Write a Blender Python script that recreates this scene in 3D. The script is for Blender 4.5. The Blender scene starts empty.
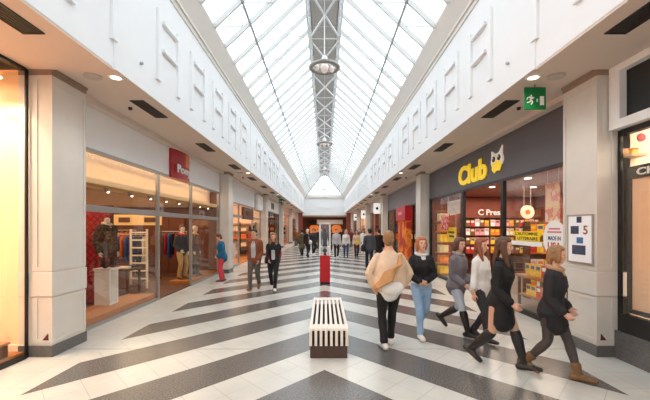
import bpy, bmesh, math, random
from mathutils import Vector, Matrix
random.seed(7)
SC = bpy.context.scene
COL = SC.collection
V = Vector
PI = math.pi
ORD = ['nearest', 'second', 'third', 'fourth', 'fifth', 'sixth', 'seventh', 'eighth', 'ninth', 'tenth', 'eleventh',
       'twelfth', 'thirteenth', 'fourteenth', 'fifteenth', 'sixteenth', 'seventeenth', 'eighteenth', 'nineteenth', 'twentieth']

# ------------------------------------------------------------------ camera (horizon at row 228, centre line at column 324.5)
H_EYE = 1.83
cd = bpy.data.cameras.new('camera')
cam = bpy.data.objects.new('camera', cd)
COL.objects.link(cam)
cam.location = (0, 0, H_EYE)
cam.rotation_euler = (PI / 2, 0, 0)
cd.sensor_width = 36
cd.lens = 355 * 36 / 650
cd.shift_x = 0.5 / 650
cd.shift_y = 28 / 650
cd.clip_start = 0.05
cd.clip_end = 300
SC.camera = cam

# ------------------------------------------------------------------ materials
MATS = {}
def mat(name, col, rough=0.6, var=0.06, scale=6.0, bump=0.0, bscale=60.0, metal=0.0, emit=0.0, spec=0.5):
    if name in MATS: return MATS[name]
    m = bpy.data.materials.new(name); m.use_nodes = True
    nt = m.node_tree; b = nt.nodes['Principled BSDF']
    tc = nt.nodes.new('ShaderNodeTexCoord')
    n = nt.nodes.new('ShaderNodeTexNoise'); n.inputs['Scale'].default_value = scale; n.inputs['Detail'].default_value = 4
    nt.links.new(tc.outputs['Object'], n.inputs['Vector'])
    r = nt.nodes.new('ShaderNodeValToRGB')
    r.color_ramp.elements[0].position = 0.3; r.color_ramp.elements[1].position = 0.7
    r.color_ramp.elements[0].color = tuple(max(0, c * (1 - var)) for c in col) + (1,)
    r.color_ramp.elements[1].color = tuple(min(1, c * (1 + var)) for c in col) + (1,)
    nt.links.new(n.outputs['Fac'], r.inputs['Fac'])
    nt.links.new(r.outputs['Color'], b.inputs['Base Color'])
    b.inputs['Roughness'].default_value = rough; b.inputs['Metallic'].default_value = metal
    b.inputs['Specular IOR Level'].default_value = spec
    if emit:
        nt.links.new(r.outputs['Color'], b.inputs['Emission Color']); b.inputs['Emission Strength'].default_value = emit
    if bump:
        n2 = nt.nodes.new('ShaderNodeTexNoise'); n2.inputs['Scale'].default_value = bscale; n2.inputs['Detail'].default_value = 3
        nt.links.new(tc.outputs['Object'], n2.inputs['Vector'])
        bp = nt.nodes.new('ShaderNodeBump'); bp.inputs['Strength'].default_value = bump; bp.inputs['Distance'].default_value = 0.02
        nt.links.new(n2.outputs['Fac'], bp.inputs['Height']); nt.links.new(bp.outputs['Normal'], b.inputs['Normal'])
    MATS[name] = m
    return m
def srgb(r, g, b):
    f = lambda c: (c / 255 / 12.92) if c <= 10 else (((c / 255) + 0.055) / 1.055) ** 2.4
    return (f(r), f(g), f(b))
def glass(name, tint=(1, 1, 1), refl=0.5, base=0.03):
    m = bpy.data.materials.new(name); m.use_nodes = True
    nt = m.node_tree; nt.nodes.clear()
    out = nt.nodes.new('ShaderNodeOutputMaterial'); mx = nt.nodes.new('ShaderNodeMixShader')
    tr = nt.nodes.new('ShaderNodeBsdfTransparent'); gl = nt.nodes.new('ShaderNodeBsdfGlossy')
    tr.inputs['Color'].default_value = tint + (1,); gl.inputs['Roughness'].default_value = 0.02
    lw = nt.nodes.new('ShaderNodeLayerWeight'); lw.inputs['Blend'].default_value = 0.25
    mm = nt.nodes.new('ShaderNodeMath'); mm.operation = 'MULTIPLY_ADD'; mm.inputs[1].default_value = refl; mm.inputs[2].default_value = base
    nt.links.new(lw.outputs['Fresnel'], mm.inputs[0]); nt.links.new(mm.outputs[0], mx.inputs[0])
    nt.links.new(tr.outputs[0], mx.inputs[1]); nt.links.new(gl.outputs[0], mx.inputs[2])
    nt.links.new(mx.outputs[0], out.inputs['Surface'])
    return m

def floor_material():
    m = bpy.data.materials.new('chevron_tiles'); m.use_nodes = True
    nt = m.node_tree; b = nt.nodes['Principled BSDF']; L = nt.links.new
    def math_(op, a, c=None, d=None):
        n = nt.nodes.new('ShaderNodeMath'); n.operation = op
        for i, x in enumerate((a, c, d)):
            if x is None: continue
            if isinstance(x, (int, float)): n.inputs[i].default_value = x
            else: L(x, n.inputs[i])
        return n.outputs[0]
    geo = nt.nodes.new('ShaderNodeNewGeometry'); sp = nt.nodes.new('ShaderNodeSeparateXYZ'); L(geo.outputs['Position'], sp.inputs[0])
    X, Y = sp.outputs['X'], sp.outputs['Y']
    ax = math_('ABSOLUTE', X)
    S, P, D = 1.085, 1.93, 0.95
    f = math_('MULTIPLY_ADD', ax, S, Y)                       # Y + S|X|
    ph = math_('FLOORED_MODULO', math_('SUBTRACT', f, 4.575 - D), P)
    dark = math_('LESS_THAN', ph, D)
    inside = math_('LESS_THAN', ax, 3.33)
    near = math_('LESS_THAN', Y, 50.0)
    dark = math_('MULTIPLY', math_('MULTIPLY', dark, inside), near)
    # joints: edges of the light rows and cross joints along the row, square grid in the borders
    g = math_('MULTIPLY_ADD', ax, -S, Y)
    cj = math_('LESS_THAN', math_('FLOORED_MODULO', g, 0.54), 0.013)
    ej = math_('LESS_THAN', math_('ABSOLUTE', math_('SUBTRACT', ph, D)), 0.008)
    mj = math_('LESS_THAN', math_('ABSOLUTE', math_('SUBTRACT', ph, D + (P - D) / 2)), 0.006)
    rj = math_('MAXIMUM', math_('MAXIMUM', cj, ej), math_('MULTIPLY', mj, .7))
    bx = math_('LESS_THAN', math_('FLOORED_MODULO', X, 0.45), 0.007)
    by = math_('LESS_THAN', math_('FLOORED_MODULO', Y, 0.45), 0.007)
    bj = math_('MAXIMUM', bx, by)
    mixj = nt.nodes.new('ShaderNodeMix'); L(inside, mixj.inputs[0]); L(bj, mixj.inputs[2]); L(rj, mixj.inputs[3])
    joint = mixj.outputs[0]
    ex = math_('LESS_THAN', math_('ABSOLUTE', math_('SUBTRACT', Y, 5.37)), 0.012)
    tc = nt.nodes.new('ShaderNodeTexCoord')
    def ramp(scale, c0, c1, det=6):
        n = nt.nodes.new('ShaderNodeTexNoise'); n.inputs['Scale'].default_value = scale; n.inputs['Detail'].default_value = det
        L(tc.outputs['Object'], n.inputs['Vector'])
        r = nt.nodes.new('ShaderNodeValToRGB'); r.color_ramp.elements[0].position = .36; r.color_ramp.elements[1].position = .64
        r.color_ramp.elements[0].color = c0 + (1,); r.color_ramp.elements[1].color = c1 + (1,); L(n.outputs['Fac'], r.inputs[0]); return r.outputs[0]
    light = ramp(1.1, srgb(194, 193, 187), srgb(212, 210, 203))
    darkc = ramp(55, srgb(76, 73, 70), srgb(118, 113, 109))
    jc = nt.nodes.new('ShaderNodeMix'); jc.data_type = 'RGBA'; L(math_('MULTIPLY', joint, .45), jc.inputs[0]); L(light, jc.inputs[6]); jc.inputs[7].default_value = srgb(140, 130, 122) + (1,)
    mc = nt.nodes.new('ShaderNodeMix'); mc.data_type = 'RGBA'; L(dark, mc.inputs[0]); L(jc.outputs[2], mc.inputs[6]); L(darkc, mc.inputs[7])
    xc = nt.nodes.new('ShaderNodeMix'); xc.data_type = 'RGBA'; L(math_('MULTIPLY', ex, .6), xc.inputs[0]); L(mc.outputs[2], xc.inputs[6]); xc.inputs[7].default_value = srgb(120, 112, 106) + (1,)
    L(xc.outputs[2], b.inputs['Base Color'])
    b.inputs['Roughness'].default_value = 0.24; b.inputs['Specular IOR Level'].default_value = 0.55
    return m

def stripes_material(name, c0, c1, axis, scale, width=0.5, rough=0.6):
    """bands along one object axis: slatted panels, book spines, cloth checks"""
    m = bpy.data.materials.new(name); m.use_nodes = True
    nt = m.node_tree; b = nt.nodes['Principled BSDF']; L = nt.links.new
    tc = nt.nodes.new('ShaderNodeTexCoord'); sp = nt.nodes.new('ShaderNodeSeparateXYZ'); L(tc.outputs['Object'], sp.inputs[0])
    a = nt.nodes.new('ShaderNodeMath'); a.operation = 'MULTIPLY'; L(sp.outputs[axis], a.inputs[0]); a.inputs[1].default_value = scale
    fr = nt.nodes.new('ShaderNodeMath'); fr.operation = 'FRACT'; L(a.outputs[0], fr.inputs[0])
    lt = nt.nodes.new('ShaderNodeMath'); lt.operation = 'LESS_THAN'; L(fr.outputs[0], lt.inputs[0]); lt.inputs[1].default_value = width
    mx = nt.nodes.new('ShaderNodeMix'); mx.data_type = 'RGBA'; L(lt.outputs[0], mx.inputs[0]); mx.inputs[6].default_value = c0 + (1,); mx.inputs[7].default_value = c1 + (1,)
    L(mx.outputs[2], b.inputs['Base Color']); b.inputs['Roughness'].default_value = rough
    return m

def lattice_material(name, c0, c1, sx, sz):
    m = bpy.data.materials.new(name); m.use_nodes = True
    nt = m.node_tree; b = nt.nodes['Principled BSDF']; L = nt.links.new
    tc = nt.nodes.new('ShaderNodeTexCoord'); sp = nt.nodes.new('ShaderNodeSeparateXYZ'); L(tc.outputs['Object'], sp.inputs[0])
    def mm(op, x, y):
        n = nt.nodes.new('ShaderNodeMath'); n.operation = op
        for i, q in enumerate((x, y)):
            if isinstance(q, (int, float)): n.inputs[i].default_value = q
            else: L(q, n.inputs[i])
        return n.outputs[0]
    u, w = mm('MULTIPLY', sp.outputs['X'], sx), mm('MULTIPLY', sp.outputs['Z'], sz)
    d1 = mm('LESS_THAN', mm('FLOORED_MODULO', mm('ADD', u, w), 1.0), .2)
    d2 = mm('LESS_THAN', mm('FLOORED_MODULO', mm('SUBTRACT', u, w), 1.0), .2)
    mx = nt.nodes.new('ShaderNodeMix'); mx.data_type = 'RGBA'; L(mm('MAXIMUM', d1, d2), mx.inputs[0]); mx.inputs[6].default_value = c0 + (1,); mx.inputs[7].default_value = c1 + (1,)
    L(mx.outputs[2], b.inputs['Base Color']); b.inputs['Roughness'].default_value = .5
    return m

def blotch_material(name, cols, scale, rough=.8):
    m = bpy.data.materials.new(name); m.use_nodes = True
    nt = m.node_tree; b = nt.nodes['Principled BSDF']; L = nt.links.new
    tc = nt.nodes.new('ShaderNodeTexCoord'); n = nt.nodes.new('ShaderNodeTexNoise'); n.inputs['Scale'].default_value = scale
    L(tc.outputs['Object'], n.inputs['Vector'])
    r = nt.nodes.new('ShaderNodeValToRGB'); r.color_ramp.interpolation = 'CONSTANT'
    els = r.color_ramp.elements
    while len(els) < len(cols): els.new(0.5)
    for i, c in enumerate(cols):
        els[i].position = 0 if i == 0 else 0.36 + 0.28 * i / len(cols); els[i].color = c + (1,)
    L(n.outputs['Fac'], r.inputs[0]); L(r.outputs[0], b.inputs['Base Color']); b.inputs['Roughness'].default_value = rough
    return m

white = mat('white_plaster', srgb(238, 239, 240), .7, .015, 2)
barm = mat('roof_bar_grey', srgb(194, 193, 190), .5, .02, 4)
soffitm = mat('soffit_paint', srgb(218, 203, 190), .75, .015, 2)
cornm = mat('cornice_paint', srgb(222, 217, 210), .7, .015, 2)
stone = mat('column_stone', srgb(212, 205, 196), .5, .03, 3)
stone_in = mat('column_panel', srgb(220, 208, 195), .5, .03, 3)
granite = mat('grey_granite', srgb(98, 94, 92), .35, .25, 40)
steelw = mat('white_steel', srgb(218, 220, 221), .45, .02, 4)
duct = mat('duct_grey', srgb(172, 168, 163), .6, .06, 8)
purl = mat('purlin_grey', srgb(160, 162, 166), .5, .03, 8)
alu = mat('aluminium_frame', srgb(160, 153, 147), .35, .03, 5, metal=.3)
blackm = mat('black_frame', srgb(24, 22, 22), .4, .1, 5)
ventm = mat('vent_black', srgb(48, 43, 40), .6, .1, 12)
darkgrey = mat('header_dark_grey', srgb(96, 92, 95), .5, .03, 2)
midgrey = mat('header_mid_grey', srgb(128, 124, 127), .5, .03, 2)
redm = mat('sign_red', srgb(168, 22, 28), .4, .03, 3)
redp = mat('plinth_red', srgb(205, 20, 28), .4, .03, 3)
orangem = mat('sign_orange', srgb(250, 120, 40), .4, .03, 3)
yellowm = mat('yellow_lettering', srgb(255, 216, 30), .4, .01, 3)
letterm = mat('glow_yellow_lettering', srgb(255, 214, 24), .4, .01, 3, emit=.35)  # slight emission added to make lettering and owl body more vividly yellow
whitem = mat('white_vinyl', srgb(246, 244, 240), .5, .01, 3)
creamm = mat('cream_panel', srgb(250, 232, 205), .6, .02, 3)
peach = mat('peach_wall', srgb(250, 214, 168), .8, .03, 2)
beige = mat('beige_bulkhead', srgb(240, 205, 160), .8, .05, 9)
shopceil = mat('shop_ceiling_warm', srgb(245, 205, 140), .8, .03, 3)
wood = mat('oak_boards', srgb(178, 110, 52), .45, .12, 5)
woodd = mat('dark_wood', srgb(96, 58, 36), .5, .15, 5)
brownw = mat('brown_shop_wall', srgb(112, 58, 34), .7, .1, 2)
brickred = mat('red_brown_wall', srgb(134, 66, 48), .7, .12, 3)
ceilred = mat('red_brown_ceiling', srgb(150, 82, 62), .5, .08, 3)
shopgrey = mat('shop_floor_grey', srgb(120, 112, 106), .4, .08, 3)
pinkish = mat('pink_stone', srgb(232, 190, 165), .6, .04, 2)
green = mat('exit_green', srgb(0, 118, 58), .4, .02, 3)
paper = mat('paper_white', srgb(244, 244, 246), .5, .01, 3)
darkblue = mat('picture_blue_grey', srgb(60, 66, 92), .5, .3, 30)
bluem = mat('picture_blue', srgb(60, 110, 160), .5, .15, 30)
lampm = mat('lamp_glow', (1, .9, .72), .4, 0, 1, emit=6)
benchw = mat('bench_white', srgb(232, 222, 210), .5, .04, 6)
benchd = mat('bench_dark', srgb(54, 40, 34), .5, .1, 6)
chrome = mat('brushed_steel', srgb(190, 186, 180), .3, .03, 10, metal=.8)
shopglass = glass('shop_glass', (1, .985, .96), .17, .01)
roofglass = glass('roof_glass', (.97, .985, 1), .2, .02)
caseglass = glass('case_glass', (1, 1, 1), .6, .04)

# ------------------------------------------------------------------ mesh helpers
ORG = {}
class MB:
    def __init__(s): s.v = []; s.f = []
    def add(s, vs, fs):
        o = len(s.v); s.v += [V(p) for p in vs]; s.f += [tuple(i + o for i in f) for f in fs]
        return s
    def box(s, x0, x1, y0, y1, z0, z1):
        x0, x1 = sorted((x0, x1)); y0, y1 = sorted((y0, y1)); z0, z1 = sorted((z0, z1))
        return s.add([(x0, y0, z0), (x1, y0, z0), (x1, y1, z0), (x0, y1, z0), (x0, y0, z1), (x1, y0, z1), (x1, y1, z1), (x0, y1, z1)],
                     [(0, 3, 2, 1), (4, 5, 6, 7), (0, 1, 5, 4), (1, 2, 6, 5), (2, 3, 7, 6), (3, 0, 4, 7)])
    def bar(s, a, b, w, h, up=(0, 0, 1)):
        a, b = V(a), V(b); t = (b - a).normalized(); u = V(up)
        if abs(t.dot(u)) > .98: u = V((0, 1, 0))
        sd = t.cross(u).normalized() * w / 2; uu = sd.cross(t).normalized() * h / 2
        c = [a - sd - uu, a + sd - uu, a + sd + uu, a - sd + uu, b - sd - uu, b + sd - uu, b + sd + uu, b - sd + uu]
        return s.add(c, [(0, 1, 2, 3), (7, 6, 5, 4), (0, 4, 5, 1), (1, 5, 6, 2), (2, 6, 7, 3), (3, 7, 4, 0)])
    def loft(s, pts, rads, side=(1, 0, 0), n=14, cap=True):
        pts = [V(p) for p in pts]; k = len(pts); rings = []
        if cap:
            t0 = (pts[0] - pts[1]).normalized(); t1 = (pts[-1] - pts[-2]).normalized()
            r0, r1 = min(rads[0]), min(rads[-1])
            P = [pts[0] + t0 * r0 * .75, pts[0] + t0 * r0 * .45] + pts + [pts[-1] + t1 * r1 * .45, pts[-1] + t1 * r1 * .75]
            R = [(rads[0][0] * .35, rads[0][1] * .35), (rads[0][0] * .78, rads[0][1] * .78)] + list(rads) + [(rads[-1][0] * .78, rads[-1][1] * .78), (rads[-1][0] * .35, rads[-1][1] * .35)]
        else: P, R = pts, list(rads)
        vs, fs = [], []
        for i, p in enumerate(P):
            a, c = P[max(i - 1, 0)], P[min(i + 1, len(P) - 1)]
            t = (c - a).normalized(); sd = V(side); sd = (sd - t * sd.dot(t))
            if sd.length < .1:
                sd = V((0, 1, 0)); sd = sd - t * sd.dot(t)
            sd.normalize(); ot = t.cross(sd).normalized()
            for j in range(n):
                an = 2 * PI * j / n; vs.append(p + sd * (math.cos(an) * R[i][0]) + ot * (math.sin(an) * R[i][1]))
        for i in range(len(P) - 1):
            for j in range(n):
                j2 = (j + 1) % n; fs.append((i * n + j, i * n + j2, (i + 1) * n + j2, (i + 1) * n + j))
        fs.append(tuple(reversed(range(n)))); fs.append(tuple((len(P) - 1) * n + j for j in range(n)))
        return s.add(vs, fs)
    def tube(s, pts, r, n=8, cap=False): return s.loft(pts, [(r, r)] * len(pts), n=n, cap=cap)
    def ell(s, c, r, rot=None, n=14, m=9):
        c = V(c); vs = []; fs = []
        for i in range(1, m):
            th = PI * i / m
            for j in range(n):
                ph = 2 * PI * j / n; p = V((r[0] * math.sin(th) * math.cos(ph), r[1] * math.sin(th) * math.sin(ph), r[2] * math.cos(th)))
                if rot: p = rot @ p
                vs.append(c + p)
        top, bot = V((0, 0, r[2])), V((0, 0, -r[2]))
        if rot: top, bot = rot @ top, rot @ bot
        vs += [c + top, c + bot]; T = len(vs) - 2; B = T + 1
        for i in range(m - 2):
            for j in range(n):
                j2 = (j + 1) % n; fs.append((i * n + j, (i + 1) * n + j, (i + 1) * n + j2, i * n + j2))
        for j in range(n):
            j2 = (j + 1) % n; fs.append((T, j, j2)); fs.append((B, (m - 2) * n + j2, (m - 2) * n + j))
        return s.add(vs, fs)
    def prism(s, poly, ax, a0, a1):
        """closed 2-D outline pushed along an axis; ax 0: outline in (y,z), 1: (x,z), 2: (x,y)"""
        def pt(u, w, a): return {0: (a, u, w), 1: (u, a, w), 2: (u, w, a)}[ax]
        n = len(poly); vs = [pt(u, w, a0) for u, w in poly] + [pt(u, w, a1) for u, w in poly]
        fs = [tuple(range(n)), tuple(reversed(range(n, 2 * n)))] + [(i, i + n, (i + 1) % n + n, (i + 1) % n) for i in range(n)]
        return s.add(vs, fs)
    def disc(s, c, r, h, ax=2, n=24, r2=None):
        r2 = r if r2 is None else r2
        c = V(c); ps = [c.copy(), c.copy()]; ps[0][ax] -= h / 2; ps[1][ax] += h / 2
        vs, fs = [], []
        for k, rr in ((0, r), (1, r2)):
            for j in range(n):
                an = 2 * PI * j / n; p = ps[k].copy(); p[(ax + 1) % 3] += rr * math.cos(an); p[(ax + 2) % 3] += rr * math.sin(an); vs.append(p)
        fs = [tuple(reversed(range(n))), tuple(range(n, 2 * n))] + [(j, (j + 1) % n, (j + 1) % n + n, j + n) for j in range(n)]
        return s.add(vs, fs)
    def mesh(s, name, off=V((0, 0, 0)), recalc=True):
        me = bpy.data.meshes.new(name); me.from_pydata([tuple(p - off) for p in s.v], [], s.f)
        if recalc:
            bm = bmesh.new(); bm.from_mesh(me); bmesh.ops.recalc_face_normals(bm, faces=bm.faces); bm.to_mesh(me); bm.free()
        me.update(); return me
    def build(s, name, m, parent=None, origin=None, bevel=0.0, smooth=False, local=False):
        """world coordinates in, ONE mesh object out (its origin at `origin`, or at its root's origin when it is a part)"""
        off = V((0, 0, 0))
        if not local:
            if parent is not None: off = ORG.get(parent.name, V((0, 0, 0)))
            elif origin is not None: off = V(origin)
            else:
                xs = [p.x for p in s.v]; ys = [p.y for p in s.v]; zs = [p.z for p in s.v]
                off = V(((min(xs) + max(xs)) / 2, (min(ys) + max(ys)) / 2, min(zs)))
        o = bpy.data.objects.new(name, s.mesh(name, off)); COL.objects.link(o)
        if m: o.data.materials.append(m)
        if parent is not None: o.parent = parent; ORG[o.name] = off
        else: o.location = off; ORG[o.name] = off
        if bevel:
            md = o.modifiers.new('bevel', 'BEVEL'); md.width = bevel; md.segments = 2; md.limit_method = 'ANGLE'
        if smooth: o.data.shade_smooth()
        return o

def tag(o, label, cat, group=None, kind=None):
    o['label'] = label; o['category'] = cat
    if group: o['group'] = group
    if kind: o['kind'] = kind
    return o
def thing(name, loc, label, cat, group=None, kind=None, rz=0):
    o = bpy.data.objects.new(name, None); COL.objects.link(o); o.location = loc; o.rotation_euler = (0, 0, rz)
    o.empty_display_size = .2; ORG[o.name] = V(loc)
    return tag(o, label, cat, group, kind)
def copy_tree(o, parent=None):
    c = o.copy(); COL.objects.link(c)
    if parent: c.parent = parent
    for ch in list(o.children): copy_tree(ch, c)
    return c
WALLR = Matrix(((0, 0, -1), (-1, 0, 0), (0, 1, 0)))      # lettering on a wall at +X, read from the aisle
WALLL = Matrix(((0, 0, 1), (1, 0, 0), (0, 1, 0)))        # lettering on a wall at -X
FACE = Matrix(((1, 0, 0), (0, 0, -1), (0, 1, 0)))        # lettering turned to -Y
def lettering(name, s, m, parent, centre, width, height, R, depth=.02, bold=.02, off=None):
    cu = bpy.data.curves.new('lettering', 'FONT'); cu.body = s; cu.size = 1; cu.extrude = .5; cu.offset = bold; cu.resolution_u = 3
    t = bpy.data.objects.new('lettering_tmp', cu); COL.objects.link(t); bpy.context.view_layer.update()
    me = bpy.data.meshes.new_from_object(t.evaluated_get(bpy.context.evaluated_depsgraph_get())); bpy.data.objects.remove(t)
    vs = [v.co.copy() for v in me.vertices]
    x0, x1 = min(v.x for v in vs), max(v.x for v in vs); y0, y1 = min(v.y for v in vs), max(v.y for v in vs)
    c = V(centre) - (ORG[parent.name] if off is None else V(off))
    for v in me.vertices:
        p = V(((v.co.x - (x0 + x1) / 2) * width / (x1 - x0), (v.co.y - (y0 + y1) / 2) * height / (y1 - y0), v.co.z * depth))
        v.co = R @ p + c
    me.update(); o = bpy.data.objects.new(name, me); COL.objects.link(o); o.data.materials.clear(); o.data.materials.append(m); o.parent = parent
    ORG[o.name] = ORG[parent.name]
    return o

# ------------------------------------------------------------------ dimensions of the arcade
FX, CX, GX, ZS = 2.99, 3.87, 4.25, 4.10      # fascia, column face, shop glass, soffit
PITCH, CW = 9.26, .70
Y0, Y1 = -8.0, 53.0
COLY = [5.04 + PITCH * k for k in range(-1, 6)]
ZT = 6.33                                     # top of the fascia

fl = MB().box(-10, 10, Y0, 66, -.2, 0).build('floor', floor_material()); tag(fl, 'pale stone mall floor with dark grey chevron stripes', 'floor', kind='structure')

for sgn, nm in ((-1, 'left'), (1, 'right')):
    w = MB().box(sgn * FX, sgn * (FX + .28), Y0, Y1, ZS + .004, ZT).build('wall_' + nm, white, origin=(sgn * FX, 20, ZS))
    tag(w, f'white panelled upper wall above the {nm} row of shops', 'wall', kind='structure')
    # raised mouldings: pairs of strips joined by two ledges
    starts = [4.08, 2.5, .95]
    for k in range(6):
        b0 = COLY[1] + PITCH * k
        starts += [b0 + 1.26 + 1.57 * i for i in range(5)]
    for s0 in starts:
        if s0 > Y1 - 1.5: continue
        t = .045; x0, x1 = sgn * (FX - t), sgn * (FX + .01)
        mb = MB()
        mb.box(x0, x1, s0, s0 + .14, ZS + .38, ZT - .58); mb.box(x0, x1, s0 + .86, s0 + 1.0, ZS + .38, ZT - .58)
        x2 = sgn * (FX - .07)
        mb.box(x2, x1, s0 + .2, s0 + .82, 5.56, 5.62); mb.box(x2, x1, s0 + .2, s0 + .82, 5.05, 5.11)
        mb.build('wall_moulding', white, w)
    for yc in COLY:
        MB().box(sgn * (FX - .02), sgn * (FX + .01), yc - .02, yc + .02, ZS - .02, ZT).build('wall_joint', white, w)
        if yc > 0:
            MB().disc((sgn * (FX - .02), yc + .72, ZS + .4), .022, .05, ax=0, n=10).build('wall_hook', purl, w)
    # cornice: stepped mouldings and the grey sloping band up to the glass
    c = MB()
    c.prism([(sgn * (FX - .03), ZT - .1), (sgn * (FX + .3), ZT - .1), (sgn * (FX + .3), ZT), (sgn * (FX - .03), ZT)], 1, Y0, Y1)
    c.prism([(sgn * (FX - .07), ZT), (sgn * (FX + .3), ZT), (sgn * (FX + .3), ZT + .06), (sgn * (FX - .07), ZT + .06)], 1, Y0, Y1)
    c.prism([(sgn * (FX - .05), ZT + .06), (sgn * (FX + .3), ZT + .06), (sgn * 3.3, 6.86), (sgn * 2.7, 6.80), (sgn * 2.7, 6.74)], 1, Y0, Y1)
    tag(c.build('trim_1' if sgn < 0 else 'trim_2', cornm), f'grey beige cornice band under the glass roof, {nm} side', 'cornice', kind='structure')
    s = MB().box(sgn * (FX + .005), sgn * 4.6, COLY[1], Y1, ZS, ZS + .2)
    s.box(sgn * (FX + .005), sgn * 4.6, Y0, COLY[1] - .015, ZS - .03, ZS + .2)
    s.box(sgn * 4.05, sgn * 4.3, COLY[1] + CW, Y1, ZS - .09, ZS + .01)
    o = s.build('ceiling_' + nm, soffitm); tag(o, f'flat lowered ceiling over the {nm} walkway beside the shops', 'ceiling', kind='structure')

# ------------------------------------------------------------------ columns
for k, yc in enumerate(COLY):
    for sgn, nm in ((-1, 'left'), (1, 'right')):
        x0, x1 = sgn * CX, sgn * 4.34
        t = thing('column', (sgn * 4.1, yc + CW / 2, 0), f'pale stone column on {nm} side, {ORD[max(k - 1, 0)]} one ahead' if k else f'pale stone column on {nm} side behind the viewpoint', 'column', 'columns between the shops', 'structure')
        MB().box(x0, x1, yc, yc + CW, .16, ZS - .1).build('shaft', stone, t)
        MB().box(sgn * (CX - .02), x1, yc - .02, yc + CW + .02, 0, .16).build('plinth', granite, t, bevel=.006)
        MB().box(sgn * (CX - .018), x1, yc - .018, yc + CW + .018, .86, 1.2).build('bumper_band', stone, t, bevel=.006)
        cp = MB().box(sgn * (CX - .012), x1, yc - .012, yc + CW + .012, ZS - .10, ZS - .04).box(sgn * (CX - .026), x1, yc - .026, yc + CW + .026, ZS - .04, ZS + .02)
        cp.build('cap', mat('cap_brown', srgb(150, 128, 112), .6), t)
        e = .012
        fr = MB()
        for z0, z1 in ((.2, .84), (1.22, ZS - .16)):
            # raised edges of the panel on the aisle face and on the face to the viewer
            for a, b_ in ((yc, yc + .05), (yc + CW - .05, yc + CW)): fr.box(sgn * (CX - e), x0, a, b_, z0, z1)
            fr.box(sgn * (CX - e), x0, yc + .05, yc + CW - .05, z0, z0 + .05); fr.box(sgn * (CX - e), x0, yc + .05, yc + CW - .05, z1 - .05, z1)
            fr.box(sgn * (CX - e), sgn * (CX + .04), yc - e, yc, z0, z1); fr.box(sgn * (CX + .2), sgn * (CX + .3), yc - e, yc, z0, z1)
            fr.box(sgn * (CX + .04), sgn * (CX + .2), yc - e, yc, z0, z0 + .06)
        fr.build('panel_frame', stone, t)
        if k == 1:
            cx = sgn * (CX + .08)
            MB().prism([(cx - .045, .24), (cx + .045, .24), (cx + sgn * -.03, .33)], 1, yc - .016, yc - .004).build('sticker', mat('sticker_dark_red', srgb(92, 30, 28), .5), t)['label'] = 'small dark red triangle sticker'

# ------------------------------------------------------------------ soffit fittings
for sgn, nm in ((-1, 'left'), (1, 'right')):
    for i in range(15):
        ya = 3.12 + 3.2 * i
        xc = sgn * 3.34; z = ZS - (.03 if ya + .95 < COLY[1] else 0)
        t = thing('ceiling_vent', (xc, ya + .47, z), f'dark slot vent in the {nm} walkway ceiling, {ORD[i]} from the viewer', 'vent', 'slot vents in the walkway ceilings')
        hw = .11
        MB().box(xc - hw, xc + hw, ya, ya + .95, z - .006, z + .004).build('backing', ventm, t)
        f = MB()
        for a, b_, c_, d in ((xc - hw - .015, xc - hw, ya - .015, ya + .965), (xc + hw, xc + hw + .015, ya - .015, ya + .965), (xc - hw, xc + hw, ya - .015, ya), (xc - hw, xc + hw, ya + .95, ya + .965)):
            f.box(a, b_, c_, d, z - .014, z + .004)
        f.build('frame', ventm, t)
        g = MB()
        for q in range(5): g.box(xc - hw + .04 * q + .02, xc - hw + .04 * q + .026, ya, ya + .95, z - .012, z - .004)
        g.build('grille', blackm, t)
    for k in range(5):
        yy = COLY[1] + .3 + PITCH * k; xc = sgn * 3.14
        t = thing('downlight', (xc, yy, ZS), f'round recessed downlight in the {nm} walkway ceiling, {ORD[k]} from the viewer', 'light', 'downlights in the walkway ceilings')
        rim = MB(); n = 24
        for r0, r1, za, zb in ((.075, .1, ZS - .012, ZS - .012),):
            vs = []
            for j in range(n):
                an = 2 * PI * j / n
                for r, zz in ((.072, ZS - .002), (.075, ZS - .014), (.105, ZS - .014), (.108, ZS - .0005)): vs.append((xc + r * math.cos(an), yy + r * math.sin(an), zz))
            fs = []
            for j in range(n):
                for q in range(3): fs.append((j * 4 + q, j * 4 + q + 1, ((j + 1) % n) * 4 + q + 1, ((j + 1) % n) * 4 + q))
            rim.add(vs, fs)
        rim.build('rim', whitem, t)
        MB().disc((xc, yy, ZS - .004), .072, .006).build('lamp', lampm, t)
        ld = bpy.data.lights.new('downlight_beam', 'SPOT'); ld.energy = 30; ld.color = (1, .88, .74); ld.spot_size = 1.9; ld.spot_blend = .8; ld.shadow_soft_size = .07
        lo = bpy.data.objects.new('downlight_beam', ld); COL.objects.link(lo); lo.parent = t; lo.location = (0, 0, -.03)
        o = MB().disc((sgn * 3.46, yy - .04, ZS - .008), .125, .02).build('ceiling_speaker', mat('speaker_grey', srgb(196, 186, 178), .7)); tag(o, f'flat round ceiling speaker beside the {ORD[k]} {nm} downlight', 'speaker', 'ceiling speakers')
        o = MB().disc((sgn * 3.66, yy + 1.35, ZS - .02), .03, .05, r2=.04).build('smoke_detector', ventm); tag(o, f'small dark sensor in {nm} ceiling near the {ORD[k]} column pair', 'sensor', 'ceiling sensors')

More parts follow.
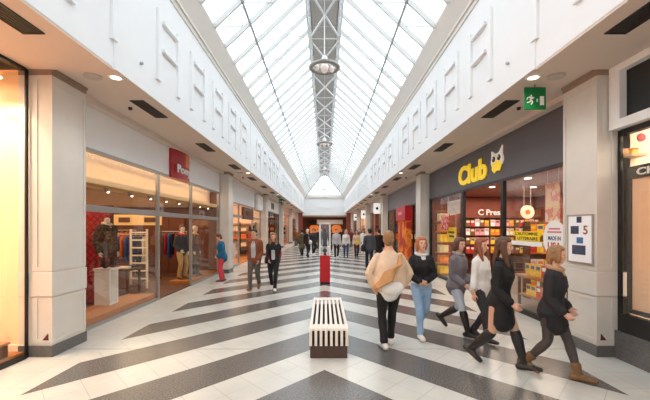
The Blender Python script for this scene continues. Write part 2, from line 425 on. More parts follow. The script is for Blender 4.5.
def exit_sign(x, y, zc, label, flip=1):
    t = thing('exit_sign', (x, y, ZS), label, 'sign', 'green exit signs')
    MB().box(x - .17, x + .17, y - .015, y + .015, zc - .175, zc + .175).build('panel', green, t, bevel=.006)
    MB().box(x - .012, x + .012, y - .008, y + .008, zc + .17, ZS).build('hanger', alu, t)
    d = y - .016
    p = MB(); dw = MB(); ar = MB()
    def put(poly, p=p): p.prism([(x + a * flip, zc + b) for a, b in poly], 1, d - .004, d + .002)
    put([(.07, -.11), (.135, -.11), (.135, .03), (.07, .03)], dw)                       # doorway
    put([(.02, -.06), (.035, -.06), (.035, -.01), (.02, -.01)], ar)                     # arrow shaft
    put([(-.065, -.02), (-.045, -.005), (-.085, .03), (-.105, .012)])               # torso
    put([(-.075, .03), (-.06, .03), (-.055, .045), (-.068, .055), (-.08, .045)])    # head
    put([(-.1, -.02), (-.075, -.015), (-.1, -.055), (-.135, -.06), (-.135, -.075), (-.09, -.07), (-.055, -.03)])  # trailing leg
    put([(-.07, -.03), (-.05, -.03), (-.035, -.065), (-.06, -.105), (-.078, -.095), (-.058, -.065)])              # leading leg
    put([(-.1, .02), (-.09, .03), (-.125, .015), (-.145, -.02), (-.13, -.025), (-.115, .0)])                      # arm back
    put([(-.07, .015), (-.03, -.01), (-.02, .01), (-.03, .018), (-.035, .008), (-.062, .028)])                    # arm forward
    p.build('running_figure', whitem, t); dw.build('doorway_symbol', whitem, t); ar.build('arrow_symbol', whitem, t)
exit_sign(3.33, 5.62, 3.88, 'green emergency exit sign hanging beside the near right column')
exit_sign(-3.38, 27.6, 3.93, 'small green emergency exit sign hanging far along the left walkway')

# ------------------------------------------------------------------ glass roof
ZE, ZR, XE, XR = 6.80, 8.90, 2.72, .5
YR = 47.6
roof = thing('window_1', (0, 20, ZE), 'long pitched glass roof with white bars over the aisle', 'skylight', kind='structure')
def slope(x): return ZE + (XE - abs(x)) / (XE - XR) * (ZR - ZE)
def hipx(y): return XR if y <= YR else XR + (XE - XR) * (y - YR) / (Y1 - YR)
for sgn in (-1, 1):
    g = MB(); th = .02
    q = [(sgn * XE, Y0, ZE), (sgn * XE, Y1, ZE), (sgn * XR, YR, ZR), (sgn * XR, Y0, ZR)]
    g.add([V(p) for p in q] + [V(p) + V((0, 0, th)) for p in q], [(0, 1, 2, 3), (4, 7, 6, 5), (0, 4, 5, 1), (1, 5, 6, 2), (2, 6, 7, 3), (3, 7, 4, 0)])
    g.build('pane', roofglass, roof)
    for i in range(64):
        y = 8.67 - .96 * 17 + .96 * i
        if y > Y1 - .8 or y < Y0: continue
        xi = hipx(y)
        MB().bar((sgn * XE, y, ZE - .06), (sgn * xi, y, slope(xi) - .06), .055, .12).build('rafter', barm, roof)
    xp = 2.0
    yend = YR + (xp - XR) / (XE - XR) * (Y1 - YR)
    MB().tube([(sgn * xp, Y0, slope(xp) - .15), (sgn * xp, yend, slope(xp) - .15)], .035).build('purlin', purl, roof)
    MB().bar((sgn * XR, YR, ZR - .07), (sgn * XE, Y1, ZE - .07), .16, .16).build('hip_rafter', purl, roof)
    for i in range(17):
        y = 8.67 - 2.88 * 5 + 2.88 * i
        if y > YR: continue
        m = MB(); zb = ZE - .04; r = .014
        m.tube([(sgn * 2.7, y, zb), (sgn * xp, y, zb)], r, 6); m.tube([(sgn * xp, y, zb), (sgn * xp, y, slope(xp) - .15)], r, 6)
        z2 = slope(xp) - .15; m.tube([(sgn * xp, y, z2), (sgn * 1.25, y, z2)], r, 6); m.tube([(sgn * 1.25, y, z2), (sgn * 1.25, y, slope(1.25) - .08)], r, 6)
        z3 = slope(1.25) - .12; m.tube([(sgn * 1.25, y, z3), (sgn * .55, y, z3)], r, 6)
        m.build('tie_rod', barm, roof)
g = MB(); q = [(-XR, YR, ZR), (XR, YR, ZR), (XE, Y1, ZE), (-XE, Y1, ZE)]
g.add([V(p) for p in q] + [V(p) + V((0, 0, .02)) for p in q], [(0, 1, 2, 3), (4, 7, 6, 5), (0, 4, 5, 1), (1, 5, 6, 2), (2, 6, 7, 3), (3, 7, 4, 0)])
g.build('pane', roofglass, roof)
for xx in (-1.8, -.9, 0, .9, 1.8):
    ya = YR if abs(xx) < XR else YR + (abs(xx) - XR) / (XE - XR) * (Y1 - YR)
    zf = lambda y: ZR + (ZE - ZR) * (y - YR) / (Y1 - YR) - .06
    MB().bar((xx, ya, zf(ya)), (xx, Y1, zf(Y1)), .06, .1).build('rafter', barm, roof)
MB().box(-XR, XR, YR - .1, YR + .1, ZR - .12, ZR + .05).build('ridge_end', steelw, roof)
# the spine: grey service duct between two chords with crossed braces
spine = thing('roof_truss', (0, 20, 8.55), 'grey lattice truss and duct along the roof ridge', 'truss', kind='structure')
MB().box(-.44, .44, Y0, YR, 8.95, 9.15).build('duct', duct, spine)
dj = MB()
y = Y0 + .5
while y < YR:
    dj.box(-.45, .45, y, y + .03, 8.935, 8.99); y += 1.43
dj.box(-.02, .02, Y0, YR, 8.93, 8.96)
dj.build('duct_joint', mat('duct_joint_grey', srgb(196, 194, 190), .6), spine)
MB().prism([(-.58, 8.9), (-.46, 8.9), (-.46, 9.16), (.46, 9.16), (.46, 8.9), (.58, 8.9), (.58, 9.22), (-.58, 9.22)], 1, Y0, YR).build('ridge_cap', steelw, spine)
ZC = 8.56
for sgn in (-1, 1):
    MB().bar((sgn * .55, Y0, ZC), (sgn * .55, YR, ZC), .055, .075).build('chord', steelw, spine)
    v = MB(); y = 11.2 - 1.43 * 13
    while y < YR:
        v.bar((sgn * .55, y, ZC), (sgn * .52, y, 8.95), .035, .035); y += 1.43
    v.build('post', steelw, spine)
y = 11.2 - 1.43 - 2.86 * 6
while y < YR - 2.9:
    MB().bar((-.55, y, ZC), (.55, y + 2.86, ZC), .055, .045).bar((.55, y, ZC - .04), (-.55, y + 2.86, ZC - .04), .055, .045).build('brace', steelw, spine)
    MB().bar((-.55, y, ZC), (.55, y, ZC), .03, .03).build('cross_bar', steelw, spine)
    y += 2.86

# ring pendants under the spine
def torus(mb, c, R, r, n=36, m=10, sz=1.0):
    vs, fs = [], []
    for i in range(n):
        a = 2 * PI * i / n
        for j in range(m):
            b_ = 2 * PI * j / m; rr = R + r * math.cos(b_); vs.append((c[0] + rr * math.cos(a), c[1] + rr * math.sin(a), c[2] + r * sz * math.sin(b_)))
    for i in range(n):
        for j in range(m): fs.append((i * m + j, ((i + 1) % n) * m + j, ((i + 1) % n) * m + (j + 1) % m, i * m + (j + 1) % m))
    return mb.add(vs, fs)
ringm = mat('lamp_ring_grey', srgb(150, 145, 140), .35, .05, 4, metal=.4)
frost = mat('frosted_glass', srgb(250, 235, 225), .3, .02, 3)
for i in range(3):
    yl = 11.05 + 10.05 * i; zl = H_EYE + 5.0
    t = thing('pendant_lamp', (0, yl, zl), f'round ring pendant lamp hung under the roof truss, {ORD[i]} from the viewer', 'lamp', 'ring pendants under the roof')
    torus(MB(), (0, yl, zl), .42, .075, sz=.8).build('ring', ringm, t, smooth=True)
    MB().loft([(0, yl, zl - .1), (0, yl, zl + .02), (0, yl, zl + .12)], [(.1, .1), (.14, .14), (.06, .06)], side=(1, 0, 0)).build('shade', frost, t, smooth=True)
    MB().loft([(0, yl, zl + .14), (0, yl, zl + .3)], [(.13, .13), (.09, .09)]).build('gear_housing', steelw, t, smooth=True)
    MB().tube([(0, yl, zl + .34), (0, yl, 8.95)], .018).build('stem', steelw, t)
    for j in range(3):
        a = 2 * PI * j / 3 + .5
        MB().bar((.12 * math.cos(a), yl + .12 * math.sin(a), zl + .16), (.41 * math.cos(a), yl + .41 * math.sin(a), zl + .04), .022, .022).build('spoke', steelw, t)
    for j in range(2):
        a = PI * j + .3
        MB().ell((.24 * math.cos(a), yl + .24 * math.sin(a), zl - .03), (.075, .075, .1)).build('bulb', frost, t, smooth=True)
for i, (yl, zl) in enumerate(((49.3, H_EYE + 5.37), (51.5, H_EYE + 4.5))):
    t = thing('disc_lamp', (0, yl, zl), 'flat dark disc lamp under the sloping roof end, ' + ('higher of the two' if i == 0 else 'lower of the two'), 'lamp', 'disc lamps at the roof end')
    zt = ZR + (ZE - ZR) * (yl - YR) / (Y1 - YR) + .03
    MB().disc((0, yl, zl), .42, .09, r2=.3).build('shade', duct, t)
    MB().tube([(0, yl, zl + .04), (0, yl, zt)], .012, 6).build('rod', steelw, t)

# ------------------------------------------------------------------ far end and back of the hall
ZO = 3.72
e = MB().box(-3.3, 3.3, Y1, Y1 + .3, ZO, 6.9)
e.box(-3.0, 3.0, Y1 - .05, Y1, ZO, ZO + .22)
arc = [(1.05 * math.cos(PI * i / 16), 4.75 + .42 * math.sin(PI * i / 16)) for i in range(17)]
e.prism(arc, 1, Y1 - .05, Y1)
o = MB().box(-2.98, 2.98, Y1 - .3, Y1 - .005, 6.36, 6.72).box(-2.98, 2.98, Y1 - .2, Y1 - .005, 6.24, 6.36).build('trim_4', cornm); tag(o, 'grey beige cornice across the far end under the glass roof', 'cornice', kind='structure')
o = e.build('wall_far', white); tag(o, 'white end wall above the far opening of the arcade', 'wall', kind='structure')
o = MB().box(-4.6, -3.28, Y1, Y1 + .3, 0, 4.3).box(3.28, 4.6, Y1, Y1 + .3, 0, 4.3).build('wall_far_sides', brickred); tag(o, 'red brown piers either side of the far opening', 'wall', kind='structure')
r = MB().box(-4.6, 4.6, 63, 63.2, 0, ZO).box(-4.6, -4.4, Y1 + .3, 63, 0, ZO).box(4.4, 4.6, Y1 + .3, 63, 0, ZO).build('wall_far_hall', brownw); tag(r, 'brown walls of the hall beyond the arcade', 'wall', kind='structure')
o = MB().box(-4.6, 4.6, Y1 + .3, 63.2, ZO, ZO + .2).build('ceiling_far', soffitm); tag(o, 'low ceiling of the hall beyond the arcade', 'ceiling', kind='structure')
glow = mat('orange_lit_sign', srgb(255, 130, 50), .5, .3, 3, emit=.4)
for i, xs in enumerate((-1.8, 2.1)):
    t = thing('lit_shop_window', (xs, 62.9, .75), 'orange lit rounded shop window at the far end, ' + ('beside the dark awning' if i == 0 else 'right of the red plinth'), 'window', 'orange windows at the far end')
    pts = [(xs + .85 * math.copysign(abs(math.cos(a)) ** .6, math.cos(a)), 1.6 + .75 * math.copysign(abs(math.sin(a)) ** .6, math.sin(a))) for a in [2 * PI * j / 24 for j in range(24)]]
    MB().prism(pts, 1, 62.86, 62.98).build('pane', glow, t)
    MB().prism([(xs + (u - xs) * .3, 1.45 + (w - 1.6) * .3) for u, w in pts], 1, 62.82, 62.86).build('display', brownw, t)
t = thing('shop_sign', (.9, 62.9, 2.5), 'long white fascia sign at the far end of the arcade', 'sign')
MB().box(-1.3, 3.2, 62.8, 62.99, 2.55, 3.25).build('panel', whitem, t); MB().box(-1.36, 3.26, 62.84, 62.99, 2.49, 3.31).build('frame', cornm, t)
t = thing('awning', (-2.1, 62.5, 2.5), 'dark green sloped awning at the far end of the arcade', 'awning')
MB().prism([(62.0, 2.55), (63, 2.55), (63, 3.2)], 0, -2.8, -1.4).build('canopy', mat('awning_green', srgb(34, 44, 34), .7), t)
for xx in (-2.75, -1.45): MB().tube([(xx, 62.05, 2.54), (xx, 63, 2.4)], .02, 6).build('bracket', blackm, t)
b = MB().box(-10, 10, Y0 - .2, Y0, 0, 8.2).build('wall_back', white); tag(b, 'plain white wall behind the viewpoint', 'wall', kind='structure')

# ------------------------------------------------------------------ lamps inside the shops
def area(x, y, z, sx, sy, power, col=(1, .72, .42), rot=(0, 0, 0)):
    ld = bpy.data.lights.new('shop_lamp', 'AREA'); ld.shape = 'RECTANGLE'; ld.size = sx; ld.size_y = sy; ld.energy = power; ld.color = col
    o = bpy.data.objects.new('shop_lamp', ld); COL.objects.link(o); o.location = (x, y, z); o.rotation_euler = rot
    return o
WARM = (1, .78, .52)

def room(sgn, y0, y1, xb, zc, wallm, floorm, ceilm, nm, label, zf=.03):
    x0 = sgn * (GX + .02); x1 = sgn * xb
    w = MB().box(x1, sgn * (xb + .15), y0 - .15, y1 + .15, 0, 4.4).box(sgn * 4.34, x1, y0 - .15, y0, 0, 4.4).box(sgn * 4.34, x1, y1, y1 + .15, 0, 4.4)
    tag(w.build('wall_shop_' + nm, wallm), 'inner walls of ' + label, 'wall', kind='structure')
    tag(MB().box(sgn * GX, x1, y0, y1, 0, zf).build('floor_shop_' + nm, floorm), 'floor inside ' + label, 'floor', kind='structure')
    tag(MB().box(sgn * 4.3, x1, y0, y1, zc, zc + .1).build('ceiling_shop_' + nm, ceilm), 'ceiling inside ' + label, 'ceiling', kind='structure')
    # closed plenum over the room
    return x0, x1

def shopfront(sgn, y0, y1, zh, headm, framem, posts, label, transom=None, doors=(), sill=.1, sillm=None, x=GX, post_w=.07):
    """header, posts, transom, sill and one pane per bay of glass"""
    t = thing('shopfront', (sgn * x, (y0 + y1) / 2, 0), label, 'shopfront', kind='structure')
    MB().box(sgn * (x - .02), sgn * (x + .12), y0, y1, zh, ZS + .02).build('header', headm, t)
    MB().box(sgn * (x - .035), sgn * (x + .05), y0, y1, zh - .06, zh).build('head_rail', framem, t)
    edges = [y0] + list(posts) + [y1]
    for p in edges:
        a = max(y0, p - post_w / 2); b_ = min(y1, p + post_w / 2)
        if p == y0: b_ = y0 + post_w
        if p == y1: a = y1 - post_w
        MB().box(sgn * (x - .03), sgn * (x + .05), a, b_, 0, zh - .06).build('post', framem, t)
    for i in range(len(edges) - 1):
        a, b_ = edges[i] + post_w / 2, edges[i + 1] - post_w / 2
        if transom:
            MB().box(sgn * (x - .025), sgn * (x + .045), a, b_, transom - .06, transom + .06).build('transom', framem, t)
            MB().box(sgn * x, sgn * (x + .012), a, b_, transom + .06, zh - .06).build('pane', shopglass, t)
        if i in doors: continue
        MB().box(sgn * (x - .03), sgn * (x + .05), a, b_, 0, sill).build('sill', sillm or framem, t)
        MB().box(sgn * x, sgn * (x + .012), a, b_, sill, (transom - .06) if transom else zh - .06).build('pane', shopglass, t)
    return t

YA, YB = COLY[1] + CW, COLY[2]          # first full bay
# --- left clothes shop
room(-1, YA, YB, 9.6, 2.66, brownw, woodd, shopceil, 'clothes', 'the clothes shop on the left')
shopfront(-1, YA, YB, 3.27, white, alu, (9.06, 11.3), 'aluminium framed glass front of the clothes shop on the left', transom=2.19, doors=(1,), sill=.06)
o = MB().box(-4.75, -4.62, YA, YB, 2.62, 3.6).build('trim_3', beige); tag(o, 'beige bulkhead inside the top of the clothes shop window', 'bulkhead', kind='structure')
o = MB().box(-4.97, -4.3, YA + .02, 9.0, .03, .17).build('display_platform', wood, bevel=.01); tag(o, 'wooden display platform in the first window of the clothes shop', 'platform')
o = MB().box(-5.0, -4.3, 11.4, YB - .05, .03, .13).build('display_platform', wood, bevel=.01); tag(o, 'wooden display platform in the window beyond the open shop entrance', 'platform')
area(-7, 10, 2.63, 4.2, 7.5, 230, WARM)
area(-4.45, 10, 3.24, .2, 8, 26, (1, .86, .68), (0, -.5, 0))
tr = thing('track_light', (-4.55, 10, 2.75), 'track with small spotlights along the clothes shop bulkhead', 'light')
MB().box(-4.58, -4.54, YA + .2, YB - .2, 2.70, 2.73).build('rail', blackm, tr)
MB().box(-4.62, -4.58, YA + .2, YB - .2, 2.705, 2.725).build('bracket', blackm, tr)
for i in range(9):
    y = YA + .7 + .9 * i
    sh = MB().loft([(-4.56, y, 2.70), (-4.50, y + .02, 2.6)], [(.03, .03), (.045, .045)], n=10).build('spotlight', chrome, tr, smooth=True)
    MB().ell((-4.485, y + .022, 2.575), (.03, .03, .02), n=8, m=5).build('lamp', lampm, sh)

# red curved shop sign over the entrance
t = thing('shop_sign', (-4.2, 10.3, 3.22), 'curved dark red sign with orange square over the clothes shop entrance', 'sign')
pr = [(9.66, -4.24)] + [(9.66 + 1.29 * i / 10, -4.17 + .1 * math.sin(PI * i / 10)) for i in range(11)] + [(10.95, -4.24)]
MB().prism([(x, y) for y, x in pr], 2, 3.22, 4.09).build('body', redm, t)
op = [(10.42 + .43 * i / 4, -4.168 + .1 * math.sin(PI * (10.42 + .43 * i / 4 - 9.66) / 1.29)) for i in range(5)]
MB().prism([(x, y) for y, x in op] + [(x - .03, y) for y, x in reversed(op)], 2, 3.62, 3.98).build('orange_square', orangem, t)
lettering('lettering', 'Pony', whitem, t, (-4.07, 10.32, 3.46), .95, .3, WALLL, .03, .012)

# display things behind the left window
t = thing('folding_screen', (-5.35, 8.3, .03), 'dark red lattice screen behind the headless mannequin', 'screen')
MB().box(-5.95, -5.03, 8.34, 8.38, .09, 2.3).build('panel', lattice_material('red_lattice', srgb(178, 26, 30), srgb(90, 14, 20), 6, 6), t)
f = MB()
for a, b_, c_, d in ((-6.0, -5.95, .03, 2.36), (-5.03, -4.98, .03, 2.36), (-5.95, -5.03, 2.3, 2.36), (-5.95, -5.03, .03, .09)): f.box(a, b_, 8.33, 8.39, c_, d)
f.build('frame', mat('screen_dark_red', srgb(96, 20, 22), .5), t)
t = thing('display_plinth', (-4.76, 7.76, .17), 'white hollow display plinth under the headless mannequin', 'plinth')
p = MB().box(-4.93, -4.9, 7.6, 7.92, .17, .92).box(-4.9, -4.6, 7.6, 7.63, .17, .92).box(-4.9, -4.6, 7.89, 7.92, .17, .92).box(-4.9, -4.6, 7.63, 7.89, .17, .2)
p.build('shell', whitem, t); MB().box(-4.95, -4.58, 7.58, 7.94, .92, .96).build('top_board', benchw, t)
t = thing('ladder_shelf', (-5.55, 10.6, .03), 'cream ladder shelf standing inside the clothes shop', 'shelf')
for xx in (-5.78, -5.3):
    MB().bar((xx, 10.6, .03), (xx, 10.6, 1.8), .05, .05).build('upright', creamm, t)
for q in range(7): MB().box(-5.755, -5.325, 10.57, 10.63, .3 + .23 * q, .34 + .23 * q).build('rung', creamm, t)
# clothes rails with single garments
GCOL = [('red', srgb(180, 30, 36)), ('black', srgb(28, 26, 30)), ('navy', srgb(36, 44, 84)), ('orange', srgb(214, 104, 44)), ('grey', srgb(120, 116, 112)), ('burgundy', srgb(104, 24, 34)), ('cream', srgb(226, 208, 180)), ('blue', srgb(54, 86, 150))]
def garment(x, y, ztop, length, wid, cname, col, label, group, along):
    t = thing('hanging_garment', (x, y, ztop - .06), label, 'garment', group)
    m = mat('garment_' + cname, col, .85, .12, 5, .3, 30)
    sd = (0, 1, 0) if along == 'x' else (1, 0, 0)
    MB().loft([(x, y, ztop - .1), (x, y, ztop - .2), (x, y, ztop - .2 - length * .4), (x, y, ztop - .12 - length)], [(wid * .35, .02), (wid * .5, .035), (wid * .42, .035), (wid * .52, .045)], side=sd, n=12).build('cloth', m, t, smooth=True)
    h = MB(); a = V(sd)
    h.tube([V((x, y, ztop - .1)) - a * wid * .4, V((x, y, ztop - .055)), V((x, y, ztop - .1)) + a * wid * .4], .009, 6); h.tube([(x, y, ztop - .06), (x, y, ztop - .014)], .006, 6)
    h.build('hanger', chrome, t)
    return t
def rail(x0, x1, y, z, n, where, seed):
    rr = random.Random(seed)
    t = thing('clothes_rail', ((x0 + x1) / 2, y, .03), 'steel clothes rail of mixed garments ' + where, 'rail')
    MB().tube([(x0, y, z), (x1, y, z)], .014).build('bar', chrome, t)
    for xx in (x0 + .03, x1 - .03):
        MB().tube([(xx, y, .05), (xx, y, z)], .014).build('upright', chrome, t); MB().box(xx - .02, xx + .02, y - .25, y + .25, .03, .06).build('foot', chrome, t)
    for i in range(n):
        cname, col = GCOL[rr.randrange(len(GCOL))]
        garment(x0 + .12 + (x1 - x0 - .24) * i / (n - 1), y, z, .62 + .25 * rr.random(), .42, cname, col, f'{cname} garment, {ORD[i].replace("nearest", "first")} from the left on the rail {where}', 'garments on the rail ' + where, 'x')
rail(-7.6, -5.9, 11.9, 1.62, 11, 'behind the ladder shelf', 3)
rail(-7.3, -6.0, 10.1, 1.66, 9, 'beside the lattice screen', 8)
rail(-6.3, -5.15, 13.3, 1.7, 8, 'behind the open shop entrance', 9)
rail(-8.9, -7.0, 13.2, 1.75, 9, 'at the back of the clothes shop', 5)
t = thing('shop_sign', (-7.0, 12.45, 1.9), 'cream lit fascia board above the garment rails inside the clothes shop', 'sign')
MB().box(-8.6, -5.72, 12.42, 12.5, 1.93, 2.3).build('panel', shopceil, t); MB().box(-8.62, -5.7, 12.4, 12.52, 1.89, 1.93).build('frame', woodd, t)
for i, xx in enumerate((-8.1, -7.2, -6.3)): MB().box(xx, xx + .4, 12.405, 12.42, 2.03, 2.2).build('plate', woodd, t)
for xx in (-8.6, -5.76): MB().box(xx, xx + .04, 12.44, 12.48, .03, 1.9).build('post', woodd, t)
t = thing('display_table', (-5.75, 9.75, .03), 'dark wooden table of folded clothes inside the clothes shop', 'table')
MB().box(-6.4, -5.2, 9.4, 10.1, .68, .73).build('tabletop', woodd, t); MB().box(-6.35, -5.25, 9.45, 10.05, .2, .23).build('shelf', woodd, t)
for xx in (-6.38, -5.27):
    for yy in (9.42, 10.03): MB().box(xx, xx + .05, yy, yy + .05, .03, .68).build('leg', woodd, t)
for i in range(3):
    for j, yy in enumerate((9.44, 9.78)):
        cn, cc = GCOL[(0, 4, 2, 5, 6, 1)[i * 2 + j]]
        m = mat('garment_' + cn, cc, .85); x0 = -6.3 + .37 * i
        o = MB().box(x0, x0 + .3, yy, yy + .26, .731, .79).build('folded_garment', m, bevel=.025)
        tag(o, f'{cn} folded garment on the dark table in the clothes shop', 'garment', 'folded clothes on the dark table')
t = thing('wall_panel', (-6.3, 14.2, .03), 'tall brown wooden panel at the back of the shop entrance', 'panel')
MB().box(-6.9, -5.6, 14.2, 14.28, .03, 2.3).build('board', brownw, t); MB().box(-6.27, -6.23, 14.18, 14.2, .03, 2.3).build('seam', woodd, t); MB().box(-5.8, -5.75, 14.16, 14.2, .9, 1.3).build('handle', chrome, t)

# --- near left shop (cosmetic front at the edge of the picture)
shn = thing('shopfront', (-4.2, 2, 0), 'black framed glass front at the left edge, beside the near column', 'shopfront', kind='structure')
MB().box(-4.21, -4.185, 4.98, 5.02, 0, ZS - .03).build('post', blackm, shn); MB().box(-4.25, -4.17, -4, 4.97, 0, .05).build('sill', blackm, shn)
MB().box(-4.25, -4.17, -4, 4.97, ZS - .07, ZS - .03).build('head_rail', blackm, shn); MB().box(-4.21, -4.198, -4, 4.97, .05, ZS - .07).build('pane', shopglass, shn)
o = MB().box(-8, -4.26, 5.06, 5.2, 0, 4.4).box(-8, -7.85, -4, 5.06, 0, 4.4).build('wall_shop_near_left', peach); tag(o, 'peach coloured inner wall of the lit shop at the left edge', 'wall', kind='structure')
o = MB().box(-7.85, -4.25, -4, 5.06, 0, .08).build('floor_shop_near_left', wood); tag(o, 'wooden floor of the lit shop at the left edge', 'floor', kind='structure')
o = MB().box(-7.85, -4.26, -4, 5.06, ZS - .03, ZS + .1).build('ceiling_shop_near_left', peach); tag(o, 'ceiling of the lit shop at the left edge', 'ceiling', kind='structure')
o = MB().box(-7.85, -4.27, 5.035, 5.06, .08, .17).build('baseboard_left', creamm); tag(o, 'cream skirting board of the lit shop at the left edge', 'skirting', kind='structure')
t = thing('display_platform', (-4.9, 4.3, .08), 'low dark wood display platform with oak top at the left edge', 'platform')
MB().box(-5.6, -4.3, 3.4, 4.82, .08, .25).build('box', woodd, t); MB().box(-5.62, -4.28, 3.38, 4.84, .25, .28).build('top_board', wood, t)
for i, (x, y, z) in enumerate(((-4.5, 4.75, 3.93), (-4.62, 4.72, 3.72))):
    t = thing('spotlight', (x, y, z), 'small silver spotlight in the left edge shop, ' + ('upper of the pair' if i == 0 else 'lower of the pair'), 'light', 'spotlights in the left edge shop')
    MB().tube([(x, y, z + .04), (x, y, ZS - .03)], .01, 6).build('stem', chrome, t)
    MB().loft([(x - .05, y - .02, z + .03), (x + .04, y + .05, z - .03)], [(.045, .045), (.06, .06)], n=12).build('housing', chrome, t, smooth=True)
    MB().ell((x + .075, y + .075, z - .05), (.035, .035, .02), n=10, m=5).build('lamp', lampm, t)
    ld = bpy.data.lights.new('spot_beam', 'SPOT'); ld.energy = 60; ld.color = (1, .8, .55); ld.spot_size = 1.5; ld.spot_blend = .5; ld.shadow_soft_size = .04
    lo = bpy.data.objects.new('spot_beam', ld); COL.objects.link(lo); lo.location = (x + .1, y - .05, z - .08); lo.rotation_euler = (.25, .1, 0)
area(-6, 3.0, 3.9, 2.5, 3.5, 330, (1, .86, .66))

# --- near right shop
snr = thing('shopfront', (4.16, 2, 0), 'black framed lit shop front at the right edge with white box header', 'shopfront', kind='structure')
MB().box(4.145, 4.18, 4.97, 5.02, .39, 3.2).build('post', blackm, snr); MB().box(4.12, 4.22, -4, 4.95, .39, .64).build('sill', blackm, snr)
MB().box(4.10, 4.24, -4, 5.02, 0, .39).build('base', granite, snr); MB().box(4.13, 4.21, -4, 4.95, 3.12, 3.2).build('head_rail', blackm, snr)
MB().box(4.16, 4.172, -4, 4.95, .64, 3.12).build('pane', shopglass, snr)
hb = MB().box(4.02, 4.3, -4, 5.02, 3.2, 3.32).box(4.02, 4.3, -4, 5.02, 3.98, ZS).box(4.02, 4.3, 4.84, 5.02, 3.32, 3.98)
hb.box(4.28, 4.3, -4, 4.84, 3.32, 3.98); hb.build('header', white, snr)
MB().box(4.12, 4.15, -4, 4.84, 3.32, 3.98).build('header_window', blackm, snr)
o = MB().box(4.24, 8, 5.04, 5.2, 0, 4.4).box(7.85, 8, -4, 5.04, 0, 4.4).build('wall_shop_near_right', creamm); tag(o, 'peach coloured inner walls of the lit shop at the right edge', 'wall', kind='structure')
o = MB().box(4.24, 7.85, -4, 5.04, 0, .1).build('floor_shop_near_right', shopgrey); tag(o, 'floor of the lit shop at the right edge', 'floor', kind='structure')
o = MB().box(4.31, 7.85, -4, 5.04, 3.5, 3.6).build('ceiling_shop_near_right', creamm); tag(o, 'ceiling of the lit shop at the right edge', 'ceiling', kind='structure')
t = thing('window_poster', (4.2, 3.9, .64), 'black framed peach poster with white capitals in the right edge window', 'poster')
MB().box(4.215, 4.23, 2.6, 4.86, .72, 2.5).build('sheet', mat('poster_peach', srgb(250, 206, 170), .6, .05, 1), t)
MB().box(4.19, 4.235, 2.6, 4.92, 2.5, 2.67).build('heading', blackm, t)
MB().box(4.19, 4.235, 4.86, 4.92, .66, 2.5).box(4.19, 4.235, 2.6, 4.86, .66, .72).build('frame', blackm, t)
lettering('lettering', 'CH', whitem, t, (4.188, 4.62, 2.585), .29, .1, WALLR, .006, .03)
t = thing('wall_shelf', (4.31, 4.95, 2.82), 'small beige wall shelf above the black framed poster', 'shelf')
MB().box(4.2, 4.42, 4.85, 5.04, 2.82, 2.86).build('board', beige, t); MB().box(4.2, 4.42, 5.0, 5.04, 2.86, 2.95).build('back', beige, t)
o = MB().disc((4.3, 4.82, 3.06), .055, .02, ax=1).build('red_disc', redp)
tag(o, 'round red hanging disc in the right edge shop window', 'sign')
MB().tube([(4.3, 4.82, 3.11), (4.3, 4.82, 3.49)], .003, 5).build('cord', whitem, o)
t = thing('trinket_box', (4.27, 4.91, 2.86), 'small yellow gift box on the beige wall shelf', 'box')
MB().box(4.24, 4.31, 4.88, 4.95, 2.86, 2.91).build('body', yellowm, t); MB().box(4.236, 4.314, 4.876, 4.954, 2.91, 2.93).build('lid', orangem, t)
area(6, 3.2, 3.45, 3, 3.4, 170, (1, .9, .78))

# --- right bookshop
room(1, YA, YB, 8.6, 3.08, brickred, shopgrey, ceilred, 'books', 'the bookshop on the right')
shopfront(1, YA, YB, 3.0, darkgrey, blackm, (8.45, 10.86), 'black framed glass front of the bookshop on the right', doors=(1,), sill=.1, post_w=.13)
t = thing('shop_sign', (4.2, 10.2, 3.1), 'large yellow raised lettering on the dark grey bookshop header', 'sign')
lettering('lettering', 'Club', letterm, t, (4.21, 10.17, 3.41), 1.92, .58, WALLR, .03, .04)
# owl emblem beside the lettering
t = thing('owl_emblem', (4.2, 8.85, 3.05), 'cream and yellow owl emblem with black eyes beside the yellow lettering', 'emblem')
yc, zc = 8.66, 3.43
W = lambda pts, r0, r1, m, nm: MB().prism([(yc - a, zc + .62 * b_) for a, b_ in pts], 0, r0, r1).build(nm, m, t)
W([(-.27, .24), (-.27, .52), (-.2, .47), (-.12, .37), (0, .35), (.1, .37), (.17, .46), (.26, .60), (.25, .3), (.29, .16), (.3, .02), (.25, -.1), (.15, -.17), (-.15, -.2), (-.25, -.12), (-.3, .02), (-.29, .15)], 4.195, 4.235, mat('owl_white_glow', srgb(252, 246, 232), .4, .01, 3, emit=.15), 'head')  # faint glow added in the material to brighten the white head
W([(-.22, -.02), (0, .07), (.2, .02), (.24, -.2), (.16, -.36), (.02, -.32), (-.1, -.40), (-.22, -.26)], 4.182, 4.2, letterm, 'body')
for a in (-.14, .13):
    MB().disc((4.19, yc - a, zc + .1), .07, .02, ax=0).build('eye', blackm, t)
    MB().disc((4.178, yc - a + .02, zc + .125), .02, .012, ax=0, n=10).build('eye_glint', whitem, t)
area(6.6, 10, 3.05, 3.2, 7.5, 330, (1, .86, .7))
for i in range(8):
    o = MB().disc((5.1 + 1.25 * (i % 3), 7 + 1.9 * (i // 3), 3.072), .08, .014).build('shop_downlight', lampm)
    tag(o, f'round bright ceiling lamp in the bookshop, row {("one", "two", "three")[i // 3]}, {("near the glass", "in the middle", "at the back")[i % 3]}', 'light', 'bookshop ceiling lamps')

